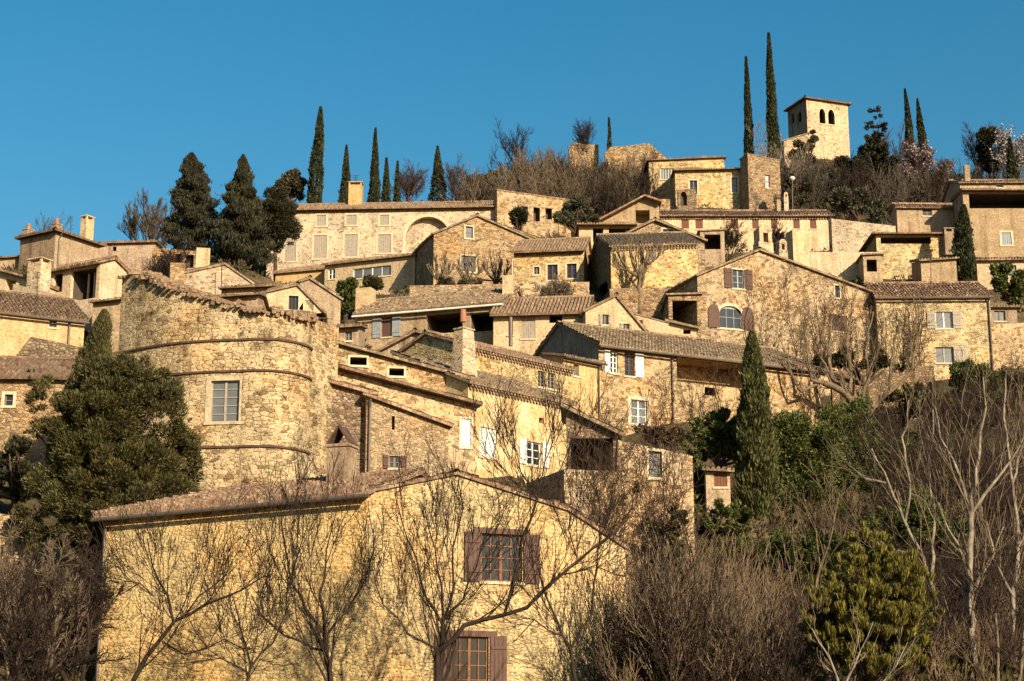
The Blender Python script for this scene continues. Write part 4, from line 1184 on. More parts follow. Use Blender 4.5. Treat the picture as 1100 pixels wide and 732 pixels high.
def seg_object(name, segs, mat, parent=None, split=.03):
    S = np.asarray(segs, float)
    thick = S[:, 6] > split
    Vs, Fs, off = [], [], 0
    for mask, sd in ((thick, 7), (~thick, 3)):
        if mask.any():
            v, f = seg_arrays(S[mask], sd); Vs.append(v); Fs.append(f + off); off += len(v)
    V = np.concatenate(Vs); Fq = np.concatenate(Fs)
    return np_mesh(name, V, Fq.ravel(), np.arange(len(Fq)) * 4, [mat], parent)

def leaf_object(name, C, D, Ln, Wd, mats, parent=None, mi=None):
    """rhombic leaf clumps: centre, direction, length, width"""
    n = len(C)
    D = D / (np.linalg.norm(D, axis=1, keepdims=True) + 1e-9)
    R = rng.normal(size=(n, 3)); Sd = np.cross(D, R); Sd /= np.linalg.norm(Sd, axis=1, keepdims=True) + 1e-9
    Ln = np.broadcast_to(Ln, (n,))[:, None]; Wd = np.broadcast_to(Wd, (n,))[:, None]
    V = np.stack([C - D * Ln * .5, C + Sd * Wd * .5, C + D * Ln * .5, C - Sd * Wd * .5], 1).reshape(-1, 3)
    return np_mesh(name, V, np.arange(4 * n), np.arange(n) * 4, mats, parent, mi)

def unit(v):
    return v / (np.linalg.norm(v) + 1e-9)

def grow(segs, p, d, Lg, r, lvl, maxl, up=.12, spread=.75, kids=(3, 5), rmin=.012, wob=.16, nseg=5, rt=.42, lratio=(.45, .75), first=.3):
    pts = [p]; rs = [r]
    r_end = max(rmin * .7, r * (rt if lvl < maxl else .35))
    for i in range(nseg):
        d = unit(d + np.array((random.gauss(0, wob), random.gauss(0, wob), random.gauss(0, wob))) + np.array([0, 0, up]))
        p = p + d * Lg / nseg
        pts.append(p); rs.append(r + (r_end - r) * (i + 1) / nseg)
        segs.append((*pts[-2], *p, rs[-2], rs[-1], lvl))
    if lvl >= maxl: return
    grow(segs, p, unit(d + np.array((random.gauss(0, .2), random.gauss(0, .2), 0))), Lg * random.uniform(.4, .62), r_end, lvl + 1, maxl, up, spread, kids, rmin, wob, max(3, nseg - 1), rt, lratio, .2)
    nk = random.randint(*kids) if lvl > 0 else random.randint(kids[0] + 1, kids[1] + 2)
    for k in range(nk):
        t = first + (1 - first) * (k + random.random() * .8) / nk
        i = min(nseg - 1, int(t * nseg)); fr = t * nseg - i
        q = pts[i] + (pts[i + 1] - pts[i]) * min(1, fr)
        base = unit(pts[i + 1] - pts[i])
        ax = unit(np.cross(base, np.array([random.gauss(0, 1) for _ in range(3)])))
        nd = unit(base * math.cos(spread) + ax * math.sin(spread) * random.uniform(.7, 1.2))
        rr = max(rmin, rs[i] * random.uniform(.5, .72))
        grow(segs, q, nd, Lg * random.uniform(*lratio) * (1.1 - .35 * t), rr, lvl + 1, maxl, up, spread, kids, rmin, wob, max(3, nseg - 1), rt, lratio, .2)

BARK = {'dark': bark_mat('dark_bark', (.016, .010, .007), (.045, .029, .019)),
        'brown': bark_mat('brown_bark', (.038, .022, .014), (.10, .062, .038)),
        'red': bark_mat('reddish_brown_bark', (.080, .050, .026), (.235, .16, .088)),
        'pale': bark_mat('pale_bark', (.10, .075, .05), (.30, .24, .165)),
        'grey': bark_mat('grey_bark', (.050, .038, .027), (.125, .098, .068)),
        'mid': bark_mat('tan_bark', (.07, .047, .027), (.20, .145, .085))}
LEAF = {'cypress': leaf_mat('cypress_foliage', [(.010, .013, .005), (.026, .030, .009), (.052, .050, .015)], .1),
        'cypress_green': leaf_mat('green_cypress_foliage', [(.016, .019, .006), (.062, .062, .017), (.145, .13, .036)], .15),
        'juniper': leaf_mat('juniper_foliage', [(.016, .016, .006), (.058, .050, .015), (.14, .115, .032)], .12),
        'conifer': leaf_mat('dark_conifer_foliage', [(.010, .011, .006), (.030, .028, .012), (.070, .060, .024)], .1),
        'laurel': leaf_mat('glossy_evergreen_foliage', [(.026, .034, .009), (.080, .092, .023), (.18, .185, .048)], .2, .55),
        'golden': leaf_mat('golden_conifer_foliage', [(.035, .033, .008), (.13, .11, .018), (.30, .24, .042)], .2),
        'olive': leaf_mat('greygreen_foliage', [(.03, .032, .018), (.075, .074, .04), (.15, .14, .08)], .2),
        'dry': leaf_mat('dry_brown_foliage', [(.05, .032, .018), (.11, .072, .038), (.18, .125, .065)], .2),
        'mixed': leaf_mat('olive_brown_foliage', [(.03, .026, .010), (.07, .053, .022), (.13, .098, .045)], .2),
        'pink': leaf_mat('almond_blossom', [(.17, .115, .10), (.30, .215, .185), (.46, .36, .32)], .3),
        'white': leaf_mat('white_blossom', [(.26, .215, .19), (.42, .36, .32), (.58, .52, .47)], .3)}

def base_pt(px, py, Y):
    """ground point below the photo position"""
    p = P(px, py, Y); return np.array([p[0], p[1], tz(p[0], p[1])])

def cypress(px, ptop, pbase, Y, hw, label, mat='cypress', n=5000, shape='col', leaf=(.30, .14), group=None, name='cypress_tree', lump=.22, cat='cypress'):
    b = base_pt(px, pbase, Y); top = P(px, ptop, Y)
    Hh = top[2] - b[2]; R = hw * mpp(Y)
    hv = P(px, ptop, Y)[2] - P(px, pbase, Y)[2]
    rt = thing(name, label, cat, b, group)
    t0 = max(0, 1 - hv / Hh) * .6
    t = t0 + (1 - t0) * rng.random(n) ** .9; th = rng.random(n) * 2 * math.pi
    tt = (t - t0) / (1 - t0)
    if shape == 'col': prof = np.minimum(1, (tt + .04) / .16) ** .6 * np.minimum(1, 1.35 * (1 - tt) ** .62) 
    elif shape == 'spike': prof = np.minimum(1, (tt + .05) / .1) ** .5 * (1.02 - tt) ** .72
    else: prof = np.minimum(1, (tt + .05) / .12) * (1.0 - tt) ** .85
    k1, k2 = rng.uniform(0, 6), rng.uniform(0, 6)
    lum = 1 + lump * (np.sin(th * 3 + t * 21 + k1) * .5 + np.sin(th * 5 - t * 37 + k2) * .35 + np.sin(t * 60 + th * 2) * .25)
    rr = R * prof * lum * np.sqrt(rng.uniform(.40, 1.0, n)) * .97 + .03
    stray = rng.random(n) < .05; rr = np.where(stray, rr * rng.uniform(1.05, 1.35, n), rr)
    bx, by = rng.normal(0, .10, 2) * R
    C = np.stack([np.cos(th) * rr + bx * np.sin(tt * 4 + k1), np.sin(th) * rr + by * np.sin(tt * 3 + k2), t * Hh], 1)
    D = np.stack([np.cos(th) * .38, np.sin(th) * .38, np.full(n, 1.)], 1) + rng.normal(0, .22, (n, 3))
    sz = rng.uniform(.7, 1.3, n)
    leaf_object('crown', C, D, leaf[0] * sz, leaf[1] * sz, [LEAF[mat]], rt)
    seg_object('trunk', [(0, 0, -.5, 0, 0, Hh * .5, R * .16, R * .10, 0), (0, 0, Hh * .5, 0, 0, Hh * .93, R * .10, .02, 0)], BARK['brown'], rt)
    return rt

def crown_tree(label, px, py_base, Y, ells, mat, n, leaf, K=40, sub=.32, name='evergreen_shrub', cat='shrub', up=.35, group=None, trunk=True, bark='brown', fill=.35):
    """ells: ellipsoids given as photo px (cx, cy, rx, ry, depth offset); leaves sit on many small clumps"""
    b = base_pt(px, py_base, Y)
    rt = thing(name, label, cat, b, group)
    Cs, Ds = [], []
    cents = []
    tot = sum(e[2] * e[3] for e in ells)
    for cx, cy, rx, ry, dy in ells:
        c = P(cx, cy, Y + dy) - b
        m = mpp(Y); A = np.array([rx * m, min(rx, ry) * m * .8, ry * m])
        kk = max(6, int(K * rx * ry / tot))
        for _ in range(kk):
            v = unit(rng.normal(size=3)); rad = rng.uniform(fill, 1.0) ** .6
            cents.append((c + v * A * rad * (1 - sub * .55), sub * min(A[0], A[2]) * rng.uniform(.6, 1.25), v))
    wts = np.array([x[1] ** 2 for x in cents]); wts /= wts.sum()
    idx = rng.choice(len(cents), n, p=wts)
    cc = np.array([x[0] for x in cents])[idx]; rr = np.array([x[1] for x in cents])[idx]; ov = np.array([x[2] for x in cents])[idx]
    v = rng.normal(size=(n, 3)); v /= np.linalg.norm(v, axis=1, keepdims=True)
    C = cc + v * (rr * rng.uniform(.35, 1.08, n) ** .7)[:, None] * np.array([1, 1, .85])
    D = v * .7 + ov * .5 + rng.normal(0, .35, (n, 3)); D[:, 2] += up
    sz = rng.uniform(.65, 1.35, n)
    gz = terr(C[:, 0] + b[0], C[:, 1] + b[1]) if n < 200 else None
    leaf_object('crown', C, D, leaf[0] * sz, leaf[1] * sz, [LEAF[mat]], rt)
    if trunk:
        cm = np.mean([P(e[0], e[1], Y + e[4]) for e in ells], axis=0) - b
        S = [(0, 0, -.4, cm[0] * .5, cm[1] * .5, cm[2] * .6, .22, .15, 0)]
        st = np.array([cm[0] * .5, cm[1] * .5, cm[2] * .6])
        for x in cents[::max(1, len(cents) // 14)]:
            md = (st + x[0]) / 2 + rng.normal(0, .15, 3)
            S.append((*st, *md, .10, .06, 0)); S.append((*md, *x[0], .06, .02, 0))
        seg_object('trunk', S, BARK[bark], rt)
    return rt

def split_tree(segs, name, label, cat, b, bark, group=None, thin=None, bark2=None):
    S = np.array(segs); rt = thing(name, label, cat, b, group)
    big = S[:, 8] <= 0 if thin is None else S[:, 6] > thin
    if big.any(): seg_object('trunk', S[big][:, :8], BARK[bark], rt)
    if (~big).any(): seg_object('branches', S[~big][:, :8], BARK[bark2 or bark], rt)
    return rt

def bare_tree(px, ptop, pbase, Y, label, bark='brown', maxl=4, spread=.6, kids=(3, 5), rtr=None, lean=(0, 0), up=.12, rmin=.014, stems=1, group=None, name='bare_tree', cat='tree', blossom=None, wob=.16, nb=2500, bark2=None, cut=0):
    b = base_pt(px, pbase, Y); Hh = P(px, ptop, Y)[2] - b[2]
    segs = []
    for s in range(stems):
        a = random.uniform(0, 6.28); o = np.array([math.cos(a), math.sin(a), 0]) * (0 if stems == 1 else .25)
        d = unit(np.array([lean[0] + (random.gauss(0, .25) if stems > 1 else 0), lean[1] + (random.gauss(0, .2) if stems > 1 else 0), 1.]))
        grow(segs, o + np.array([0, 0, -.3]), d, Hh * (.62 if stems == 1 else .7), rtr or Hh * .018, 0, maxl, up, spread, kids, rmin, wob)
    S = np.array(segs); zmax = np.percentile(S[:, 5], 99.7)
    k = Hh / zmax; S[:, :6] *= k
    if cut: S[:, 8] = np.maximum(0, S[:, 8] - cut)
    rt = split_tree(S, name, label, cat, b, bark, group, None, bark2)
    if blossom:
        tips = S[S[:, 8] >= maxl - 1]
        ix = rng.integers(0, len(tips), nb); f = rng.random(nb)[:, None]
        C = tips[ix, :3] * (1 - f) + tips[ix, 3:6] * f + rng.normal(0, .06, (nb, 3))
        leaf_object('blossom', C, rng.normal(size=(nb, 3)), rng.uniform(.14, .3, nb), rng.uniform(.12, .22, nb), [LEAF[blossom]], rt)
    return rt

def limb_tree(label, Y, paths, bark='dark', bark2=None, twig=14, tlen=1.5, tl=2, rmin=.011, spread=.55, up=.10, kids=(3, 5), wob=.14, name='bare_tree', cat='tree', depth_j=.5, group=None):
    """main limbs follow given photo paths [(px,py,dY),...], radius in px at both ends; twigs grow by themselves"""
    p0 = paths[0][0][0]; b0 = P(p0[0], p0[1], Y + p0[2]); b = np.array([b0[0], b0[1], tz(b0[0], b0[1])])
    segs = []
    m = mpp(Y)
    for pts, r0, r1 in paths:
        Q = [P(x, y, Y + dy) - b for x, y, dy in pts]
        # resample with wobble
        fine = []
        for i in range(len(Q) - 1):
            n = max(1, int(np.linalg.norm(Q[i + 1] - Q[i]) / .45))
            for k in range(n):
                fine.append(Q[i] + (Q[i + 1] - Q[i]) * k / n + (rng.normal(0, .035, 3) if (i or k) else 0))
        fine.append(Q[-1])
        n = len(fine) - 1
        for i in range(n):
            ra, rb = (r0 + (r1 - r0) * i / n) * m, (r0 + (r1 - r0) * (i + 1) / n) * m
            segs.append((*fine[i], *fine[i + 1], ra, rb, 0))
        for k in range(twig):
            t = .12 + .88 * (k + random.random()) / twig; i = min(n - 1, int(t * n))
            q = fine[i]; base = unit(fine[i + 1] - fine[i]); rr = max(rmin * 1.2, (r0 + (r1 - r0) * t) * m * .55)
            ax = unit(np.cross(base, np.array([random.gauss(0, .35), random.gauss(0, 1), random.gauss(0, .35)])))
            if random.random() < .5: ax = -ax
            nd = unit(base * math.cos(spread) + ax * math.sin(spread) + np.array([0, 0, .25]))
            grow(segs, q, nd, tlen * random.uniform(.5, 1.25) * (1.2 - .4 * t), rr * .8, 1, tl + 1, up, spread, kids, rmin, wob, 5, .4, (.4, .85))
    if b0[2] > b[2] + .2:
        segs.append((0, 0, -.4, *(b0 - b), paths[0][1] * m * 1.15, paths[0][1] * m, 0))
    return split_tree(segs, name, label, cat, b, bark, group, None, bark2)
# ------------------------------------------------------------------ planting
CG = 'cypresses on the skyline'
cypress(340, 116, 214, 160, 8.0, 'tallest cypress of the row above the long mansion roof', n=6000, group=CG)
cypress(371, 157, 214, 158, 8.5, 'second cypress from the left above the mansion, just left of its chimney', n=4000, group=CG, shape='cone')
cypress(402, 138, 214, 160, 7.5, 'slim pointed cypress right of the mansion chimney, the taller of a close pair', n=4500, group=CG, shape='cone')
cypress(414.5, 170, 214, 162, 6, 'small cypress pressed against the taller pointed one above the mansion', n=2500, group=CG, shape='cone')
cypress(426.5, 174, 214, 163, 4.3, 'smallest thin cypress at the right end of the row above the mansion', n=1800, group=CG, shape='cone')
cypress(470, 158, 214, 165, 11, 'conical dark evergreen standing in brown scrub right of the mansion cypresses', n=3000, shape='cone', name='conical_evergreen', cat='conifer')
cypress(805, 62, 170, 166, 6.0, 'very tall thin cypress, left of the two spikes beside the church tower', n=8000, shape='spike', group=CG)
cypress(831, 36, 172, 164, 8.3, 'tallest spike shaped cypress, next to the church tower', n=11000, shape='spike', group=CG)
cypress(654.5, 127, 166, 175, 3.0, 'tiny lone cypress between the broken castle walls', n=1200, shape='spike', group=CG)
cypress(977, 96, 178, 169, 7.2, 'left and taller cypress of the dark pair right of the church tower', n=4500, group=CG, shape='cone')
cypress(991, 107, 180, 170, 7.8, 'right and shorter cypress of the dark pair right of the church tower', n=4000, group=CG, shape='cone')
cypress(1088, 148, 192, 150, 9, 'stubby dark cypress in front of white blossom at the right edge', n=3000, shape='cone')
cypress(1038, 221, 300, 127.5, 11.5, 'dark green cypress standing before the large tan house at the right', n=6000)
cypress(816, 358, 610, 80, 20, 'tall feathery green cypress in front of the long grey gabled house', 'cypress_green', 30000, leaf=(.26, .075), lump=.32)

cypress(98, 332, 530, 67.5, 33, 'pointed green spire rising from the big juniper at the left', 'juniper', 60000, leaf=(.15, .045), lump=.34, name='conical_evergreen', cat='conifer')
crown_tree('huge spreading juniper in front of the round tower and the left houses', 118, 600, 66,
    [(99, 392, 20, 26, 0), (99, 396, 20, 26, 0), (100, 415, 28, 30, 0), (120, 440, 58, 58, 0), (125, 510, 90, 60, 0), (133, 420, 50, 40, 0), (90, 455, 58, 50, 0), (103, 500, 84, 60, 0), (168, 455, 48, 56, .3), (125, 545, 100, 46, -.5),
     (190, 500, 44, 40, .5), (52, 432, 30, 34, .3), (155, 402, 36, 28, .5), (62, 560, 56, 42, 0), (212, 500, 18, 30, 0), (30, 470, 14, 16, 0), (196, 452, 20, 14, 0), (35, 405, 12, 12, .2)],
    'juniper', 210000, (.145, .042), K=600, sub=.21, name='juniper_tree', cat='juniper', up=.75, fill=.3)
DC = 'dark conifers on the skyline'
cypress(203, 166, 276, 141, 24, 'left and highest of three dark ragged conifers on the skyline', 'conifer', 42000, leaf=(.26, .09), lump=.62, name='dark_conifer', cat='conifer', group=DC)
cypress(257, 167, 280, 140, 34, 'middle dark ragged conifer on the skyline with a pointed top', 'conifer', 52000, shape='cone', leaf=(.28, .09), lump=.66, name='dark_conifer', cat='conifer', group=DC)
crown_tree('right dark conifer leaning over the left end of the mansion', 298, 275, 143,
    [(292, 262, 28.8, 14.6, 0), (296, 235, 26.4, 37.4, 0), (292, 212, 19.9, 20.6, 0), (298, 236, 30.7, 27.5, 0), (285, 246, 30.7, 22.9, 0), (300, 252, 27.6, 16.0, 0)], 'conifer', 42000, (.22, .075), K=230, sub=.25, name='dark_conifer', cat='conifer', up=.45, group=DC, fill=.25)
crown_tree('round dark bush between the dark conifers and the tallest mansion cypress', 315, 220, 162,
    [(316, 198, 20.5, 19.8, 0), (303, 204, 15.4, 15.4, 0)], 'mixed', 7000, (.34, .13), K=70, sub=.28, name='round_bush', fill=.1)
crown_tree('tiered dark conifer with a knobbly top right of the church tower', 940, 205, 162,
    [(941, 121, 9.0, 9.9, 0), (942, 136, 15.4, 11.0, 0), (940, 152, 21.8, 14.3, 0), (938, 172, 29.4, 22.0, 0), (942, 192, 38.4, 19.8, 0), (940, 160, 12.8, 37.4, 0)], 'conifer', 18000, (.34, .13), K=150, sub=.27, name='dark_conifer', cat='conifer', up=.15, fill=.1)
crown_tree('rounded glossy evergreen beside the flat topped terrace house', 772, 560, 82,
    [(770, 465, 34, 26, 0), (752, 480, 20, 20, 0), (795, 480, 24, 26, 0)], 'laurel', 30000, (.17, .08), K=130, sub=.24, fill=.15)
crown_tree('tall leafy evergreen right of the feathery green cypress', 858, 610, 84,
    [(850, 465, 30, 26, 0), (880, 490, 34, 40, 0), (880, 560, 36, 46, 0), (856, 480, 34, 38, 0), (862, 535, 40, 48, 0), (850, 585, 34, 34, 0)], 'laurel', 110000, (.15, .07), K=330, sub=.30, fill=.1)
crown_tree('dark evergreen thicket mound behind pale bare branches', 905, 590, 88,
    [(908, 505, 42, 54, 0), (922, 462, 36, 36, 0), (905, 560, 46, 46, 0), (950, 500, 40, 44, 1), (975, 545, 36, 40, 1), (945, 560, 40, 40, 0), (890, 455, 30, 24, 0)], 'laurel', 110000, (.15, .07), K=330, sub=.30, fill=.1)
crown_tree('yellow green conifer with upright golden sprays in the lower right', 940, 700, 56,
    [(945, 690, 60, 40, 0), (930, 600, 30, 40, 0), (960, 625, 40, 40, 0), (926, 585, 13, 26, 0), (945, 576, 9, 20, 0), (962, 602, 22, 28, 0), (916, 618, 30, 34, 0), (986, 632, 26, 24, 0), (884, 632, 20, 22, 0), (945, 648, 56, 38, 0), (886, 665, 26, 34, 0), (1000, 658, 16, 26, 0)], 'golden', 52000, (.19, .028), K=300, sub=.15, trunk=False, up=2.6, fill=.55, name='golden_conifer', cat='conifer')
crown_tree('dark lower evergreen under the golden sprays in the lower right', 945, 735, 57.5,
    [(945, 670, 70, 42, 0), (890, 680, 34, 36, 0)], 'juniper', 36000, (.16, .06), K=200, sub=.24, up=.7, fill=.2)
crown_tree('leafy evergreen bush low between the feathery cypress and the golden conifer', 880, 650, 78,
    [(880, 600, 30, 26, 0), (850, 620, 26, 24, 0), (915, 600, 26, 26, 0)], 'laurel', 24000, (.15, .07), K=130, sub=.24, fill=.15)
crown_tree('leafy bush against the right end of the flat topped terrace house', 752, 560, 79,
    [(748, 520, 14, 30, 0), (742, 545, 14, 24, 0)], 'laurel', 10000, (.15, .07), K=60, sub=.28, fill=.15)
crown_tree('dark evergreen bush under the retaining wall, right of the thick old tree', 970, 470, 104,
    [(965, 440, 26, 20, 0), (985, 425, 20, 18, 0), (945, 455, 22, 22, 0)], 'juniper', 9000, (.25, .1), K=70, sub=.28, fill=.15)
crown_tree('big dark leafy shrub on the hilltop between the pale forked tree and the tiered conifer', 908, 205, 163,
    [(905, 182, 20, 16, 0), (920, 192, 18, 14, 0)], 'conifer', 6000, (.32, .13), K=50, sub=.3, name='round_bush', fill=.15)
crown_tree('green leafy bush below the dark cypress pair', 985, 215, 158,
    [(1008, 196, 16, 14, 0), (1025, 204, 14, 12, 0)], 'mixed', 5000, (.32, .13), K=45, sub=.3, name='round_bush', fill=.15)
crown_tree('dark green bush at the left end of the hilltop thicket', 520, 222, 166,
    [(515, 198, 16, 12, 0), (530, 192, 14, 14, 0)], 'mixed', 5000, (.34, .13), K=45, sub=.3, name='round_bush', fill=.15)
crown_tree('dark shrub at the right end of the hilltop thicket beside the stepped house', 688, 220, 160,
    [(684, 198, 12, 14, 0), (690, 210, 10, 10, 0)], 'conifer', 4000, (.32, .13), K=40, sub=.3, name='round_bush', fill=.15)
crown_tree('dry brown shrub on the slope behind the narrow slatted window', 715, 480, 87,
    [(705, 466, 18, 12, 0), (728, 470, 16, 14, 0), (690, 462, 10, 8, 0)], 'dry', 6000, (.16, .06), K=60, sub=.3, name='round_bush', fill=.15)
crown_tree('dark hedge like shrub along the top of the dark retaining wall', 935, 410, 109,
    [(905, 385, 26, 14, 0), (880, 390, 18, 14, 0), (940, 388, 24, 13, 0), (965, 392, 18, 10, 0)], 'mixed', 9000, (.2, .09), K=80, sub=.3, fill=.15)
crown_tree('olive brown shrub under the retaining wall at the right edge', 1085, 425, 108,
    [(1075, 405, 22, 16, 0), (1098, 412, 20, 18, 0)], 'mixed', 6000, (.22, .1), K=50, sub=.3, fill=.15)
crown_tree('shaded dark shrub at the foot of the dark retaining wall', 1000, 460, 103,
    [(1000, 435, 26, 20, 0), (1030, 445, 24, 20, 0), (1010, 460, 30, 16, 0)], 'juniper', 9000, (.2, .09), K=80, sub=.28, fill=.15)
crown_tree('olive green bush on the hilltop below the dark cypress pair, left', 965, 215, 160,
    [(965, 192, 18, 14, 0), (950, 200, 14, 12, 0)], 'mixed', 6000, (.28, .1), K=60, sub=.28, name='round_bush', fill=.15)
crown_tree('olive green bush in the middle of the hilltop thicket', 575, 215, 164,
    [(575, 190, 20, 14, 0), (595, 198, 16, 10, 0)], 'mixed', 6000, (.28, .1), K=60, sub=.28, name='round_bush', fill=.15)
crown_tree('grey green bush under the broken castle wall', 650, 212, 166,
    [(648, 186, 20, 12, 0), (665, 194, 16, 12, 0)], 'olive', 6000, (.28, .1), K=60, sub=.28, name='round_bush', fill=.15)
crown_tree('wide dark green bush filling the slope below the feathery green cypress', 850, 660, 72,
    [(850, 598, 42, 34, 0), (800, 596, 34, 30, 0), (890, 600, 34, 34, 0), (770, 610, 24, 24, 0), (840, 630, 50, 26, 0)], 'laurel', 60000, (.14, .06), K=260, sub=.2, fill=.1)
crown_tree('dark green bush spreading right behind the pale leaning tree', 980, 620, 76,
    [(960, 570, 34, 34, 0), (990, 560, 30, 34, 0), (1020, 580, 30, 30, 0)], 'laurel', 36000, (.15, .06), K=200, sub=.2, fill=.1)
crown_tree('bright green bush under the lower window of the wing with the red roof', 1042, 440, 107,
    [(1040, 408, 26, 22, 0), (1062, 420, 20, 20, 0)], 'laurel', 6500, (.25, .13), K=40, sub=.34)
crown_tree('green shrub overhanging the retaining wall at the right edge', 1085, 335, 122,
    [(1085, 305, 22, 26, 0), (1098, 318, 18, 20, 0), (1072, 296, 12, 14, 0)], 'laurel', 6000, (.28, .14), K=40, sub=.34)
crown_tree('dense green bush in front of the glazed annexe, left half', 372, 342, 120,
    [(372, 316, 14, 24, 0), (366, 330, 12, 14, 0)], 'laurel', 5000, (.27, .13), K=35, sub=.36)
crown_tree('looser green bush in front of the glazed annexe, right half', 402, 340, 121,
    [(400, 310, 14, 18, 0), (388, 322, 12, 16, 0)], 'juniper', 4500, (.27, .12), K=35, sub=.36)
crown_tree('grey green olive beside the long ruined wall with hollow gaps', 618, 258, 143,
    [(620, 222, 20, 14, 0), (605, 235, 16, 14, 0), (632, 234, 12, 14, 0)], 'olive', 6500, (.3, .1), K=40, sub=.36, name='olive_tree', cat='tree')
crown_tree('small dark palm like bush in front of the long ruined wall', 558, 256, 143,
    [(557, 231, 13, 12, 0)], 'conifer', 2500, (.4, .1), K=20, sub=.45, name='round_bush')
crown_tree('grey green bush at the foot of the church tower', 893, 216, 160,
    [(893, 195, 18, 16, 0), (880, 205, 16, 14, 0)], 'olive', 5000, (.32, .13), K=35, sub=.38, name='round_bush')
crown_tree('dark tree crossing the lower left corner of the church tower', 868, 212, 166,
    [(867, 155, 18, 12, 0), (878, 146, 12, 8, 0), (860, 172, 18, 16, 0)], 'mixed', 4000, (.32, .12), K=26, sub=.36, name='leafy_tree', cat='tree')
crown_tree('low grey green bushes above the dry stone garden wall', 918, 236, 150,
    [(905, 214, 16, 16, 0), (925, 218, 20, 16, 0), (945, 224, 16, 12, 0)], 'olive', 6500, (.32, .12), K=45, sub=.36, name='round_bush')
crown_tree('dark ivy mass on the slope left of the small stepped tower end', 852, 215, 152,
    [(848, 200, 12, 22, 0), (860, 208, 14, 16, 0)], 'mixed', 4000, (.3, .14), K=30, sub=.38, name='round_bush')
crown_tree('dark bushy tree inside the white blossom at the top right', 1062, 200, 163,
    [(1060, 150, 18, 18, 0), (1068, 172, 22, 16, 0)], 'conifer', 5000, (.36, .15), K=36, sub=.4, name='leafy_tree', cat='tree')
crown_tree('dry brown bush on the terrace before the broad gable house', 478, 312, 127,
    [(476, 304, 16, 8, 0), (510, 305, 22, 7, 0), (545, 306, 14, 6, 0)], 'mixed', 3500, (.25, .1), K=30, sub=.5, name='round_bush')
crown_tree('creeping ivy spilling down the flat topped terrace house wall', 690, 700, 66.2,
    [(684, 530, 6, 22, 0), (700, 570, 12, 24, .2), (728, 575, 14, 40, 0), (722, 620, 20, 40, 0)], 'mixed', 7000, (.15, .09), K=60, sub=.34, name='ivy', cat='ivy', trunk=False)
crown_tree('dark shrub under the left edge stone cottage beside the juniper', 18, 560, 78,
    [(14, 492, 22, 28, 0), (30, 520, 24, 30, 0), (-5, 520, 22, 30, 0)], 'conifer', 8000, (.22, .1), K=50, sub=.34)

# --- bare and blossoming trees up the hill
bare_tree(985, 152, 232, 158, 'pale pink almond tree in blossom above the little red roofed house', 'brown', 4, .6, stems=2, blossom='pink', nb=3600, name='almond_tree', cat='tree')
bare_tree(1012, 172, 222, 160, 'brown bare tree with a few pink flowers right of the almond tree', 'brown', 4, .6, stems=2, blossom='pink', nb=700, name='almond_tree', cat='tree')
bare_tree(1080, 138, 205, 160, 'white flowering tree at the top right edge', 'dark', 4, .65, stems=2, blossom='white', nb=4200, name='almond_tree', cat='tree')
bare_tree(1050, 128, 205, 166, 'wide bare tree on the skyline left of the white blossom', 'dark', 4, .65, stems=2)
bare_tree(157, 213, 262, 152, 'fan shaped bare tree on the skyline left of the dark conifers', 'grey', 4, .42, (4, 5), stems=5, up=.2, rmin=.02)
bare_tree(566, 138, 200, 172, 'bare tree on the skyline, tallest left of the castle walls', 'dark', 4, .55, stems=2)
bare_tree(632, 130, 182, 178, 'bare tree on the skyline behind the short castle wall', 'dark', 4, .55, stems=2)
bare_tree(846, 138, 225, 160, 'pale forked bare tree below the church tower', 'pale', 4, .5, stems=2)
bare_tree(960, 130, 220, 166, 'bare tree between the tiered conifer and the cypress pair', 'brown', 4, .55, stems=2)
bare_tree(440, 176, 222, 164, 'bare bush left of the conical evergreen above the mansion', 'brown', 4, .7, stems=4, name='bare_shrub', cat='shrub')
bare_tree(492, 172, 222, 165, 'bare bush right of the conical evergreen above the mansion', 'brown', 4, .7, stems=4, name='bare_shrub', cat='shrub')
bare_tree(45, 232, 285, 140, 'thin bare tree behind the hipped roof at the left', 'grey', 3, .5, stems=3)
bare_tree(600, 246, 292, 137, 'brown bare shrub beside the grey green olive', 'brown', 4, .7, stems=4, name='bare_shrub', cat='shrub')
bare_tree(780, 238, 276, 139, 'bare shrub against the front of the long low house with brown shutters', 'dark', 4, .7, stems=4, name='bare_shrub', cat='shrub')
bare_tree(835, 240, 278, 138, 'bare shrub behind the tented chimneys of the big gable house', 'dark', 4, .7, stems=4, name='bare_shrub', cat='shrub')
bare_tree(180, 262, 305, 122, 'dark twiggy shrub on the crumbling wall behind the tower top', 'dark', 4, .7, stems=4, name='bare_shrub', cat='shrub')

# pollarded tree before the square golden house: knobbly fan of short limbs
def pollard(px, pbase, Y, limbs, label, r0=4.2, bark='mid', tl=1.2):
    limb_tree(label, Y, limbs, bark, twig=6, tlen=tl, tl=1, rmin=.028, spread=.45, up=.25, name='pollarded_tree')
pollard(686, 322, 117.6, [([(687, 326, 0), (687, 300, 0), (688, 290, 0)], 2.6, 2.2), ([(688, 298, 0), (676, 292, -.4), (668, 280, -.5), (663, 270, -.5)], 2.0, 1.2),
    ([(687, 296, 0), (680, 284, .3), (676, 268, .3)], 1.9, 1.1), ([(688, 292, 0), (690, 278, 0), (687, 264, 0)], 1.9, 1.1),
    ([(688, 294, 0), (697, 282, -.3), (703, 266, -.3)], 1.9, 1.1), ([(676, 290, -.4), (664, 289, -.5), (658, 279, -.5)], 1.5, 1.0), ([(697, 284, 0), (706, 276, .2), (709, 268, .2)], 1.4, .9)],
    'pollarded tree with knobbly upright limbs before the square golden house')
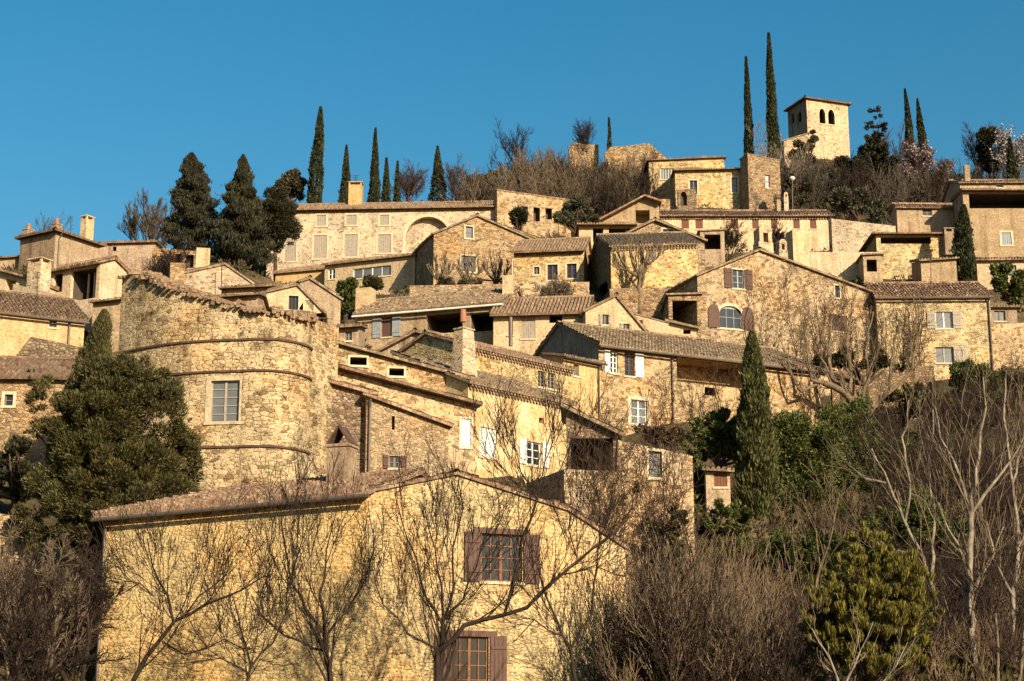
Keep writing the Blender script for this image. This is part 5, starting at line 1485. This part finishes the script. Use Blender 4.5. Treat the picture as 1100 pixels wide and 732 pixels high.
for (x, lab) in ((472, 'left pollarded shrub along the foot of the broad gable house'), (503, 'middle pollarded shrub along the foot of the broad gable house'), (532, 'right pollarded shrub along the foot of the broad gable house')):
    pollard(x, 310, 127.5, [([(x, 312, 0), (x + 1, 302, 0)], 2.0, 1.7), ([(x + 1, 303, 0), (x - 9, 294, 0), (x - 14, 284, 0)], 1.5, .8), ([(x + 1, 302, 0), (x - 3, 290, .4), (x - 5, 277, .4)], 1.4, .8),
        ([(x + 1, 302, 0), (x + 6, 291, -.3), (x + 7, 278, -.3)], 1.4, .8), ([(x + 1, 303, 0), (x + 11, 295, 0), (x + 17, 285, 0)], 1.4, .8)], lab, bark='mid', tl=1.0)
# vine stems over the terrace wall of the three dark windows
bare_tree(600, 296, 322, 118, 'tangle of bare vine on the terrace wall below the three dark windows', 'mid', 4, .9, stems=6, name='climbing_vine', cat='vine', rtr=.05)
# creepers up the big gable house
def creeper(x0, x1, ybot, ytop, label, n, Yf, spread=8, seed=0):
    b = base_pt((x0 + x1) / 2, ybot, Yf((x0 + x1) / 2)); segs = []
    xs_ = np.linspace(x0, x1, 6); rp = [P(x, ybot, Yf(x)) - b for x in xs_]
    for k in range(5): segs.append((*rp[k], *rp[k + 1], .04, .04, 0))
    for k in range(n):
        x = random.uniform(x0, x1); yt = ytop + random.random() ** 1.5 * (ybot - ytop) * .55; y = ybot; r = random.uniform(.022, .045)
        p = P(x, y, Yf(x)) - b
        while y > yt:
            y -= 5; x += random.gauss(0, 1.3)
            q = P(x, y, Yf(x) - random.uniform(0, .12)) - b
            segs.append((*p, *q, r, max(.012, r * .93), 0)); 
            if random.random() < .55:
                grow(segs, q, unit(np.array([random.gauss(0, 1), -.12, random.uniform(.3, 1.4)])), random.uniform(.6, 1.8), r * .55, 1, 2, .1, .7, (2, 3), .011, .2, 4)
            r = max(.014, r * .95); p = q
    return split_tree(segs, 'climbing_vine', label, 'vine', b, 'brown')
fY = lambda x: H21['F'].at(H21['F'].hit(x, 350)[0], 0)[1] - .12
creeper(872, 938, 400, 300, 'bare creeper climbing the right half of the big gable house wall', 22, fY)
creeper(800, 868, 395, 285, 'sparser bare creeper left of the small brown shutters on the big gable house', 10, fY)
creeper(943, 998, 396, 322, 'dense bare creeper over the left half of the red roofed wing', 20, lambda x: 116.3)
creeper(868, 880, 470, 405, 'bare creeper at the low right end of the long grey gabled house', 6, lambda x: 104)
crown_tree('rounded dark bush hiding the foot of the small red doored shed', 770, 600, 76,
    [(748, 556, 16, 26, 0), (772, 560, 18, 26, -.5), (795, 560, 18, 34, .3), (735, 590, 18, 26, 0), (760, 600, 34, 26, -.4)], 'laurel', 24000, (.15, .07), K=130, sub=.24, fill=.15)
crown_tree('olive brown bush at the foot of the feathery green cypress', 812, 640, 76,
    [(815, 600, 24, 24, 0), (840, 610, 26, 24, 0), (785, 610, 20, 20, 0)], 'mixed', 9000, (.2, .09), K=90, sub=.26, fill=.15)
f2 = lambda x: H2['F'].at(H2['F'].hit(x, 560)[0], 0)[1] - .15
creeper(640, 740, 640, 480, 'bare creeper over the flat topped terrace house', 26, f2)
fv = lambda x: 70.2
creeper(612, 664, 508, 462, 'tangled bare vine hanging over the dark open lean-to', 16, fv)
f6 = lambda x: H6['F'].at(H6['F'].hit(x, 440)[0], 0)[1] - .15
creeper(690, 800, 480, 405, 'dry creeper on the rough wall below the white framed window', 16, f6)

# big thick pollarded tree in the middle right
limb_tree('thick old tree with a bent trunk and many upright bare stems before creepers', 104,
    [([(935, 462, 0), (925, 440, 0), (905, 420, -.5), (885, 412, -.8)], 5.5, 3.4), ([(905, 421, -.5), (893, 405, -.2), (890, 375, 0), (894, 340, 0)], 2.4, .9),
     ([(889, 413, -.8), (872, 408, -1), (868, 385, -1), (864, 350, -1)], 2.2, .9), ([(912, 426, 0), (914, 400, .2), (910, 365, .3), (916, 325, .3)], 2.2, .9),
     ([(922, 438, 0), (932, 410, .2), (930, 375, .3), (938, 335, .3)], 2.2, .9), ([(930, 450, 0), (955, 420, -.4), (958, 385, -.5), (966, 345, -.5)], 2.3, .9),
     ([(958, 420, -.4), (978, 400, -.2), (985, 370, 0), (990, 335, 0)], 1.8, .8), ([(880, 412, -.8), (860, 420, -1), (850, 405, -1), (846, 380, -1)], 1.8, .8),
     ([(893, 405, -.2), (882, 385, 0), (880, 350, 0)], 1.6, .8)], 'mid', twig=8, tlen=1.8, tl=1, rmin=.018, spread=.42, up=.22)

# --- bare trees in front of the foreground house
limb_tree('bare tree with a long trunk leaning right across the left half of the foreground house', 50,
    [([(138, 742, 0), (160, 705, 0), (186, 668, 0), (222, 650, .3), (262, 634, .4), (285, 618, .5)], 2.90, 0.80), ([(186, 668, 0), (180, 640, -.3), (164, 610, -.4), (158, 578, -.5)], 1.58, 0.64),
     ([(200, 660, 0), (214, 640, .3), (240, 618, .6), (246, 590, .8)], 1.19, 0.56), ([(164, 640, -.4), (150, 625, -.8), (128, 640, -1)], 1.06, 0.48), ([(175, 690, 0), (200, 700, .5), (240, 690, .8), (275, 700, 1)], 1.19, 0.56)], 'dark', twig=11, tlen=1.75, tl=2, kids=(2, 3), wob=.085, up=.13, spread=.5, rmin=.0095)
limb_tree('upright bare tree with several rising stems left of the brown shuttered windows', 51,
    [([(356, 745, 0), (352, 705, 0), (350, 680, 0)], 3.30, 2.88), ([(350, 684, 0), (330, 655, .2), (312, 625, .3), (305, 585, .3), (302, 545, .3)], 1.72, 0.64),
     ([(350, 682, 0), (345, 640, -.3), (352, 590, -.4), (362, 548, -.4)], 1.45, 0.64), ([(350, 684, 0), (372, 655, .3), (392, 625, .4), (402, 590, .5)], 1.52, 0.64),
     ([(352, 700, 0), (320, 690, -.4), (290, 672, -.6), (270, 640, -.6)], 1.45, 0.56), ([(312, 628, .3), (322, 600, .6), (332, 560, .8)], 1.06, 0.56)], 'dark', twig=11, tlen=1.8, tl=2, kids=(2, 3), wob=.085, up=.13, spread=.5, rmin=.0095)
limb_tree('bare tree fanning up just left of the upper brown shuttered window', 51.5,
    [([(470, 745, 0), (474, 705, 0), (476, 670, 0)], 3.04, 2.56), ([(476, 672, 0), (458, 640, .2), (446, 600, .3), (432, 560, .3), (424, 530, .3)], 1.65, 0.56),
     ([(476, 668, 0), (474, 630, -.2), (468, 590, -.3), (456, 545, -.4)], 1.45, 0.56), ([(476, 668, 0), (488, 630, .2), (486, 590, .3), (496, 545, .3), (492, 515, .3)], 1.58, 0.56),
     ([(476, 668, 0), (496, 645, .4), (512, 610, .6), (524, 565, .6)], 1.32, 0.56), ([(474, 700, 0), (440, 680, -.3), (412, 650, -.5), (400, 610, -.5)], 1.32, 0.56)], 'dark', twig=11, tlen=1.7, tl=2, kids=(2, 3), wob=.085, up=.13, spread=.5, rmin=.0095)
limb_tree('bare tree with a crooked trunk and one tall stem rising past the upper brown shutters', 50.5,
    [([(470, 700, 0), (500, 672, 0), (540, 660, 0), (566, 655, 0), (590, 628, .2), (620, 600, .4), (662, 570, .5), (680, 545, .6)], 2.77, 0.96), ([(542, 660, 0), (552, 620, -.2), (562, 580, -.2), (577, 536, -.2)], 1.65, 1.36),
     ([(577, 536, -.2), (560, 505, -.2), (545, 470, -.2), (540, 440, -.2)], 0.99, 0.40), ([(577, 536, -.2), (585, 500, 0), (592, 460, 0), (596, 425, 0)], 0.99, 0.40), ([(577, 536, -.2), (602, 505, .2), (612, 480, .3), (626, 455, .3)], 0.92, 0.40),
     ([(577, 536, -.2), (556, 520, -.3), (530, 490, -.4), (522, 460, -.5)], 0.79, 0.40), ([(600, 618, .3), (640, 610, .4), (672, 620, .6)], 1.06, 0.48), ([(620, 600, .4), (610, 570, .5), (616, 540, .6)], 0.99, 0.48)], 'dark', twig=10, tlen=1.6, tl=2, kids=(2, 3), wob=.085, up=.13, spread=.5, rmin=.0095)
limb_tree('bare tree with a curved stem right of the lower brown shuttered window', 51,
    [([(622, 745, 0), (612, 700, 0), (600, 668, 0), (588, 640, .2), (578, 610, .4)], 1.98, 0.80), ([(612, 700, 0), (634, 660, .3), (640, 610, .4), (646, 560, .5), (640, 520, .5)], 1.45, 0.56), ([(606, 684, 0), (575, 668, -.4), (552, 690, -.6)], 1.06, 0.56)], 'dark', twig=11, tlen=1.8, tl=2, kids=(2, 3), wob=.085, up=.13, spread=.5, rmin=.0095)
limb_tree('small bare tree low in front of the left part of the foreground house', 49,
    [([(262, 750, 0), (270, 715, 0), (262, 680, 0), (250, 640, 0)], 1.72, 0.64), ([(270, 716, 0), (292, 690, .3), (306, 660, .3), (310, 620, .4)], 1.32, 0.56), ([(268, 724, 0), (236, 706, -.3), (205, 712, -.5)], 1.19, 0.56)], 'dark', twig=11, tlen=1.7, tl=2, kids=(2, 3), wob=.085, up=.13, spread=.5, rmin=.0095)
# lower left
for i, (x, yt, yb, Y, bk, lab) in enumerate(((22, 560, 742, 56, 'mid', 'pale twisted bare tree at the lower left corner, nearest the tan rubble wall'), (44, 575, 742, 56, 'mid', 'forked bare tree at the lower left, in the middle of three'),
        (84, 575, 742, 57, 'dark', 'dark bare tree hard against the left corner of the foreground house'), (6, 600, 742, 50, 'dark', 'bare tree cut off by the left edge of the view'), (58, 615, 742, 60, 'brown', 'brown bush like bare tree behind the lower left trees'), (40, 590, 742, 60, 'dark', 'dark bare tree in the shade under the big juniper'))):
    bare_tree(x, yt, yb, Y, lab, bk, 4, .6, (3, 5), stems=2, rmin=.013, up=.08)
# lower right, pale bark
KW = dict(twig=7, tlen=2.3, tl=1, kids=(3, 4), wob=.13, up=.10, spread=.55, rmin=.012)
limb_tree('tall pale barked bare tree with a straight trunk in the lower right', 63,
    [([(1046, 745, 0), (1043, 680, 0), (1041, 600, 0), (1044, 545, 0)], 4.2, 3.0), ([(1044, 546, 0), (1030, 508, .3), (1012, 470, .5), (1004, 436, .6)], 2.2, .7),
     ([(1043, 552, 0), (1066, 520, -.3), (1092, 486, -.4), (1108, 460, -.5)], 2.3, .8), ([(1044, 545, 0), (1050, 492, -.2), (1058, 440, -.3), (1056, 405, -.3)], 2.3, .7),
     ([(1041, 610, 0), (1020, 570, .5), (1008, 540, .7)], 1.8, .7), ([(1042, 640, 0), (1066, 600, .6), (1078, 566, .8)], 1.8, .7)], 'pale', 'mid', **KW)
limb_tree('pale bare tree leaning left over the golden conifer', 68,
    [([(1022, 720, 0), (1008, 650, 0), (990, 598, 0), (972, 560, .2), (955, 520, .3), (936, 482, .4)], 3.2, 1.0), ([(1000, 625, 0), (1004, 560, .3), (998, 500, .4), (1002, 440, .4)], 2.2, .7),
     ([(972, 560, .2), (978, 520, -.3), (970, 470, -.4), (976, 430, -.4)], 1.9, .7), ([(955, 520, .3), (930, 515, .6), (912, 500, .8)], 1.5, .6), ([(988, 596, 0), (955, 590, -.5), (930, 565, -.7)], 1.7, .6)], 'pale', 'mid', **KW)
limb_tree('pale bare tree cut off by the right edge of the view', 65,
    [([(1092, 745, 0), (1088, 660, 0), (1094, 580, 0), (1086, 510, 0), (1078, 450, 0), (1080, 405, 0)], 3.4, .9), ([(1092, 590, 0), (1112, 540, .3), (1120, 480, .4)], 2.0, .7), ([(1088, 640, 0), (1066, 600, -.4), (1060, 560, -.5)], 1.7, .7), ([(1087, 520, 0), (1100, 470, .3), (1104, 420, .4)], 1.6, .6)], 'pale', 'mid', **KW)
limb_tree('slender bare tree in front of the tall leafy evergreen', 66,
    [([(872, 745, 0), (868, 680, 0), (880, 610, 0), (874, 560, 0)], 2.2, .7), ([(868, 680, 0), (850, 630, .3), (842, 585, .4)], 1.6, .6), ([(879, 615, 0), (896, 570, -.3), (902, 530, -.3)], 1.4, .6)], 'mid', None, **KW)
limb_tree('thin bare tree with twisting pale stems in front of the golden conifer', 53,
    [([(905, 748, 0), (890, 705, 0), (872, 675, 0)], 1.6, .6), ([(905, 745, 0), (925, 700, .3), (938, 668, .4)], 1.5, .6), ([(940, 748, 0), (960, 715, .2), (975, 690, .3)], 1.4, .6), ([(905, 746, 0), (940, 747, 0)], 1.6, 1.6)], 'pale', None, twig=4, tlen=1.2, tl=1, kids=(2, 3), rmin=.01)
for i, (x, yt, yb, Y, bk, ln, lab) in enumerate(((1066, 405, 700, 76, 'mid', 0, 'bare tree behind the tall pale trunk, below the bright green bush'),
        (965, 415, 690, 77, 'mid', .1, 'bare tree rising behind the golden conifer'), (1025, 398, 650, 84, 'brown', 0, 'brown bare tree under the wing with the red roof'), (1098, 375, 640, 86, 'brown', 0, 'brown bare tree under the retaining wall at the right edge'),
        (1075, 540, 745, 56, 'mid', 0, 'low twiggy bare tree near the lower right corner'))):
    bare_tree(x, yt, yb, Y, lab, bk, 4, .55, (2, 3), stems=2, rmin=.014, up=.12, lean=(ln, 0), rtr=.09, bark2='dark', wob=.13)

# --- masses nobody could count
def merge_templates(name, places, temps, mat):
    out = []
    for (x, y, z, s, a, t) in places:
        S = temps[t]; c, sn = math.cos(a), math.sin(a)
        R = S.copy()
        for o in (0, 3):
            X = S[:, o] * c - S[:, o + 1] * sn; Yy = S[:, o] * sn + S[:, o + 1] * c
            R[:, o] = X * s + x; R[:, o + 1] = Yy * s + y; R[:, o + 2] = S[:, o + 2] * s + z
        R[:, 6:8] = S[:, 6:8] * max(.8, s ** .5)
        out.append(R[:, :8])
    ob = seg_object(name, np.concatenate(out), mat, split=.06); ob['kind'] = 'stuff'
    return ob
def template(seed, Hh, maxl, spread, stems, rmin, up, lean=.28, rk=.011, kids=(3, 4), wob=.15):
    random.seed(seed); segs = []
    for s in range(stems):
        a = random.uniform(0, 6.28); o = np.array([math.cos(a), math.sin(a), 0]) * random.uniform(.1, .5) + np.array([0, 0, -.3])
        grow(segs, o, unit(np.array([random.gauss(0, lean), random.gauss(0, lean), 1])), Hh * random.uniform(.45, .95), Hh * rk * random.uniform(.6, 1.2), 0, maxl, up, spread, kids, rmin, wob)
    S = np.array(segs); S[:, :6] *= Hh / np.percentile(S[:, 5], 99.5); return S
random.seed(11)
TB = [template(100 + i, 4.5, 2, .45, 6, .013, .07, .20, .0085, (2, 4), .13) for i in range(7)]
TH = [template(200 + i, 5.0, 3, .55, 4, .02, .12, .28, .010, (2, 4), .15) for i in range(5)]
random.seed(12)
pl = []
while len(pl) < 135:
    Y = random.uniform(56, 76); px = 625 + 235 * random.random() ** .85
    yt = np.interp(px, [585, 640, 700, 760, 820, 900], [680, 620, 565, 555, 585, 640]) + random.uniform(0, 110) 
    b = base_pt(px, 700, Y); h = P(px, yt, Y)[2] - b[2]
    if h < 1.2: continue
    pl.append((b[0], b[1], b[2], min(1.9, h / 4.5), random.uniform(0, 6.28), random.randrange(5)))
merge_templates('brushwood', pl[:50], TB, BARK['red'])
merge_templates('brushwood', pl[50:80], TB, BARK['mid'])
merge_templates('brushwood', pl[80:], TB, BARK['dark'])
pl = []
while len(pl) < 110:
    Y = random.uniform(62, 106); px = random.uniform(935, 1115)
    b = base_pt(px, 560, Y); h = random.uniform(2.0, 4.2)
    pl.append((b[0], b[1], b[2], h / 4.5, random.uniform(0, 6.28), random.randrange(5)))
merge_templates('brushwood', pl, TB, BARK['dark'])
pl = []
while len(pl) < 40:
    Y = random.uniform(58, 68); px = random.uniform(-30, 86)
    b = base_pt(px, 660, Y); h = random.uniform(1.8, 3.6)
    pl.append((b[0], b[1], b[2], h / 4.5, random.uniform(0, 6.28), random.randrange(5)))
merge_templates('brushwood', pl, TB, BARK['dark'])
pl = []
while len(pl) < 95:
    Y = random.uniform(150, 176); px = random.uniform(500, 702)
    yt = np.interp(px, [500, 530, 560, 580, 620, 650, 700], [186, 176, 158, 154, 162, 163, 163]) + random.uniform(0, 22)
    b = base_pt(px, 205, Y); h = P(px, yt, Y)[2] - b[2]
    if h < 1.5 or h > 9: continue
    pl.append((b[0], b[1], b[2], h / 5.0, random.uniform(0, 6.28), random.randrange(5)))
merge_templates('hilltop_thicket', pl[::2], TH, BARK['mid'])
merge_templates('hilltop_thicket', pl[1::2], TH, BARK['dark'])
pl = []
while len(pl) < 85:
    Y = random.uniform(152, 172); px = random.uniform(838, 1095)
    yt = np.interp(px, [838, 900, 960, 1020, 1095], [165, 165, 160, 172, 165]) + random.uniform(0, 28)
    b = base_pt(px, 205, Y); h = P(px, yt, Y)[2] - b[2]
    if h < 1.2 or h > 8: continue
    pl.append((b[0], b[1], b[2], h / 5.0, random.uniform(0, 6.28), random.randrange(5)))
merge_templates('hilltop_thicket', pl[::2], TH, BARK['grey'])
merge_templates('hilltop_thicket', pl[1::2], TH, BARK['dark'])

pl = []
while len(pl) < 190:
    Y = random.uniform(57, 88); px = random.uniform(720, 1110)
    b = base_pt(px, 640, Y); h = random.uniform(1.0, 2.4)
    pl.append((b[0], b[1], b[2], h / 4.5, random.uniform(0, 6.28), random.randrange(5)))
merge_templates('brushwood', pl[::2], TB, BARK['brown'])
merge_templates('brushwood', pl[1::2], TB, BARK['red'])
pl = []
while len(pl) < 240:
    x = random.choice([random.uniform(28, 88), random.uniform(28, 88), random.uniform(-80, -36)]); y = random.uniform(62, 172)
    if abs(x) < .31 * y + 2: continue
    pl.append((x, y, tz(x, y), random.uniform(.5, 1.1), random.uniform(0, 6.28), random.randrange(5)))
merge_templates('brushwood', pl[::2], TB, BARK['brown'])
merge_templates('brushwood', pl[1::2], TB, BARK['dark'])
def undergrowth():
    """low leafy and dry ground cover over the open slopes"""
    n = 7600
    x = rng.uniform(-70, 75, n); y = rng.uniform(58, 178, n)
    x[:1800] = rng.uniform(4, 30, 1800); y[:1800] = rng.uniform(56, 92, 1800)
    z = terr(x, y)
    Cs, Ds, mi, Ls = [], [], [], []
    for i in range(n):
        k = 26; s = rng.uniform(.3, .95)
        v = rng.normal(size=(k, 3)); v[:, 2] = np.abs(v[:, 2]); v /= np.linalg.norm(v, axis=1, keepdims=True)
        c = np.array([x[i], y[i], z[i]]) + v * s * rng.uniform(.4, 1, (k, 1)) * np.array([1.1, 1.1, .7])
        Cs.append(c); d = v + np.array([0, 0, .6]); Ds.append(d)
        kind = (math.sin(x[i] * .13 + 1) + math.sin(y[i] * .17) + rng.normal(0, .8))
        mi += [0 if kind > .6 else (1 if kind > -.7 else 2)] * k
        Ls.append(np.full(k, s * .42))
    C = np.concatenate(Cs); Ln = np.concatenate(Ls)
    o = leaf_object('undergrowth', C, np.concatenate(Ds), Ln, Ln * .42, [LEAF['mixed'], LEAF['dry'], LEAF['juniper']], None, mi)
    o['kind'] = 'stuff'
undergrowth()
# ------------------------------------------------------------------ light, sky, camera
SUN_EL, SUN_AZ = math.radians(24), math.radians(33)       # azimuth to the right of straight behind the camera
sd = Vector((math.sin(SUN_AZ) * math.cos(SUN_EL), -math.cos(SUN_AZ) * math.cos(SUN_EL), math.sin(SUN_EL)))
sun = bpy.data.lights.new('sun', 'SUN'); sun.energy = 5.0; sun.angle = math.radians(.5); sun.color = (1.0, .86, .67)
so = bpy.data.objects.new('sun', sun); COL.objects.link(so)
so.rotation_euler = sd.to_track_quat('Z', 'Y').to_euler()
so.location = (60, -60, 60)
world = bpy.data.worlds.new('World'); SC.world = world; world.use_nodes = True
nt = world.node_tree
for n in list(nt.nodes): nt.nodes.remove(n)
sky = N(nt, 'ShaderNodeTexSky'); sky.sky_type = 'NISHITA'; sky.sun_disc = False
sky.sun_elevation = SUN_EL; sky.sun_rotation = math.atan2(sd.x, sd.y)
sky.altitude = 300; sky.air_density = 1.5; sky.dust_density = 2.0; sky.ozone_density = 5.0
hs = N(nt, 'ShaderNodeHueSaturation'); hs.inputs['Hue'].default_value = .486; hs.inputs['Saturation'].default_value = 1.33
bg = N(nt, 'ShaderNodeBackground'); bg.inputs[1].default_value = .068
wo = N(nt, 'ShaderNodeOutputWorld')
L(nt, sky.outputs[0], hs.inputs['Color']); L(nt, hs.outputs[0], bg.inputs[0]); L(nt, bg.outputs[0], wo.inputs[0])
cam = bpy.data.cameras.new('camera'); cam.lens = 60; cam.sensor_width = 36; cam.sensor_fit = 'HORIZONTAL'
cam.clip_start = .5; cam.clip_end = 12000
co = bpy.data.objects.new('camera', cam); COL.objects.link(co)
co.location = (0, 0, CAMZ); co.rotation_euler = (math.pi / 2 + PITCH, 0, 0)
SC.camera = co
vs = SC.view_settings
SC.display_settings.display_device = 'sRGB'
vs.view_transform = 'Standard'; vs.look = 'None'; vs.gamma = 1; vs.exposure = 0.82; vs.use_curve_mapping = False
SC.cycles.max_bounces = 5; SC.cycles.diffuse_bounces = 3; SC.cycles.glossy_bounces = 2
SC.cycles.transmission_bounces = 2; SC.cycles.transparent_max_bounces = 4
SC.cycles.use_adaptive_sampling = True
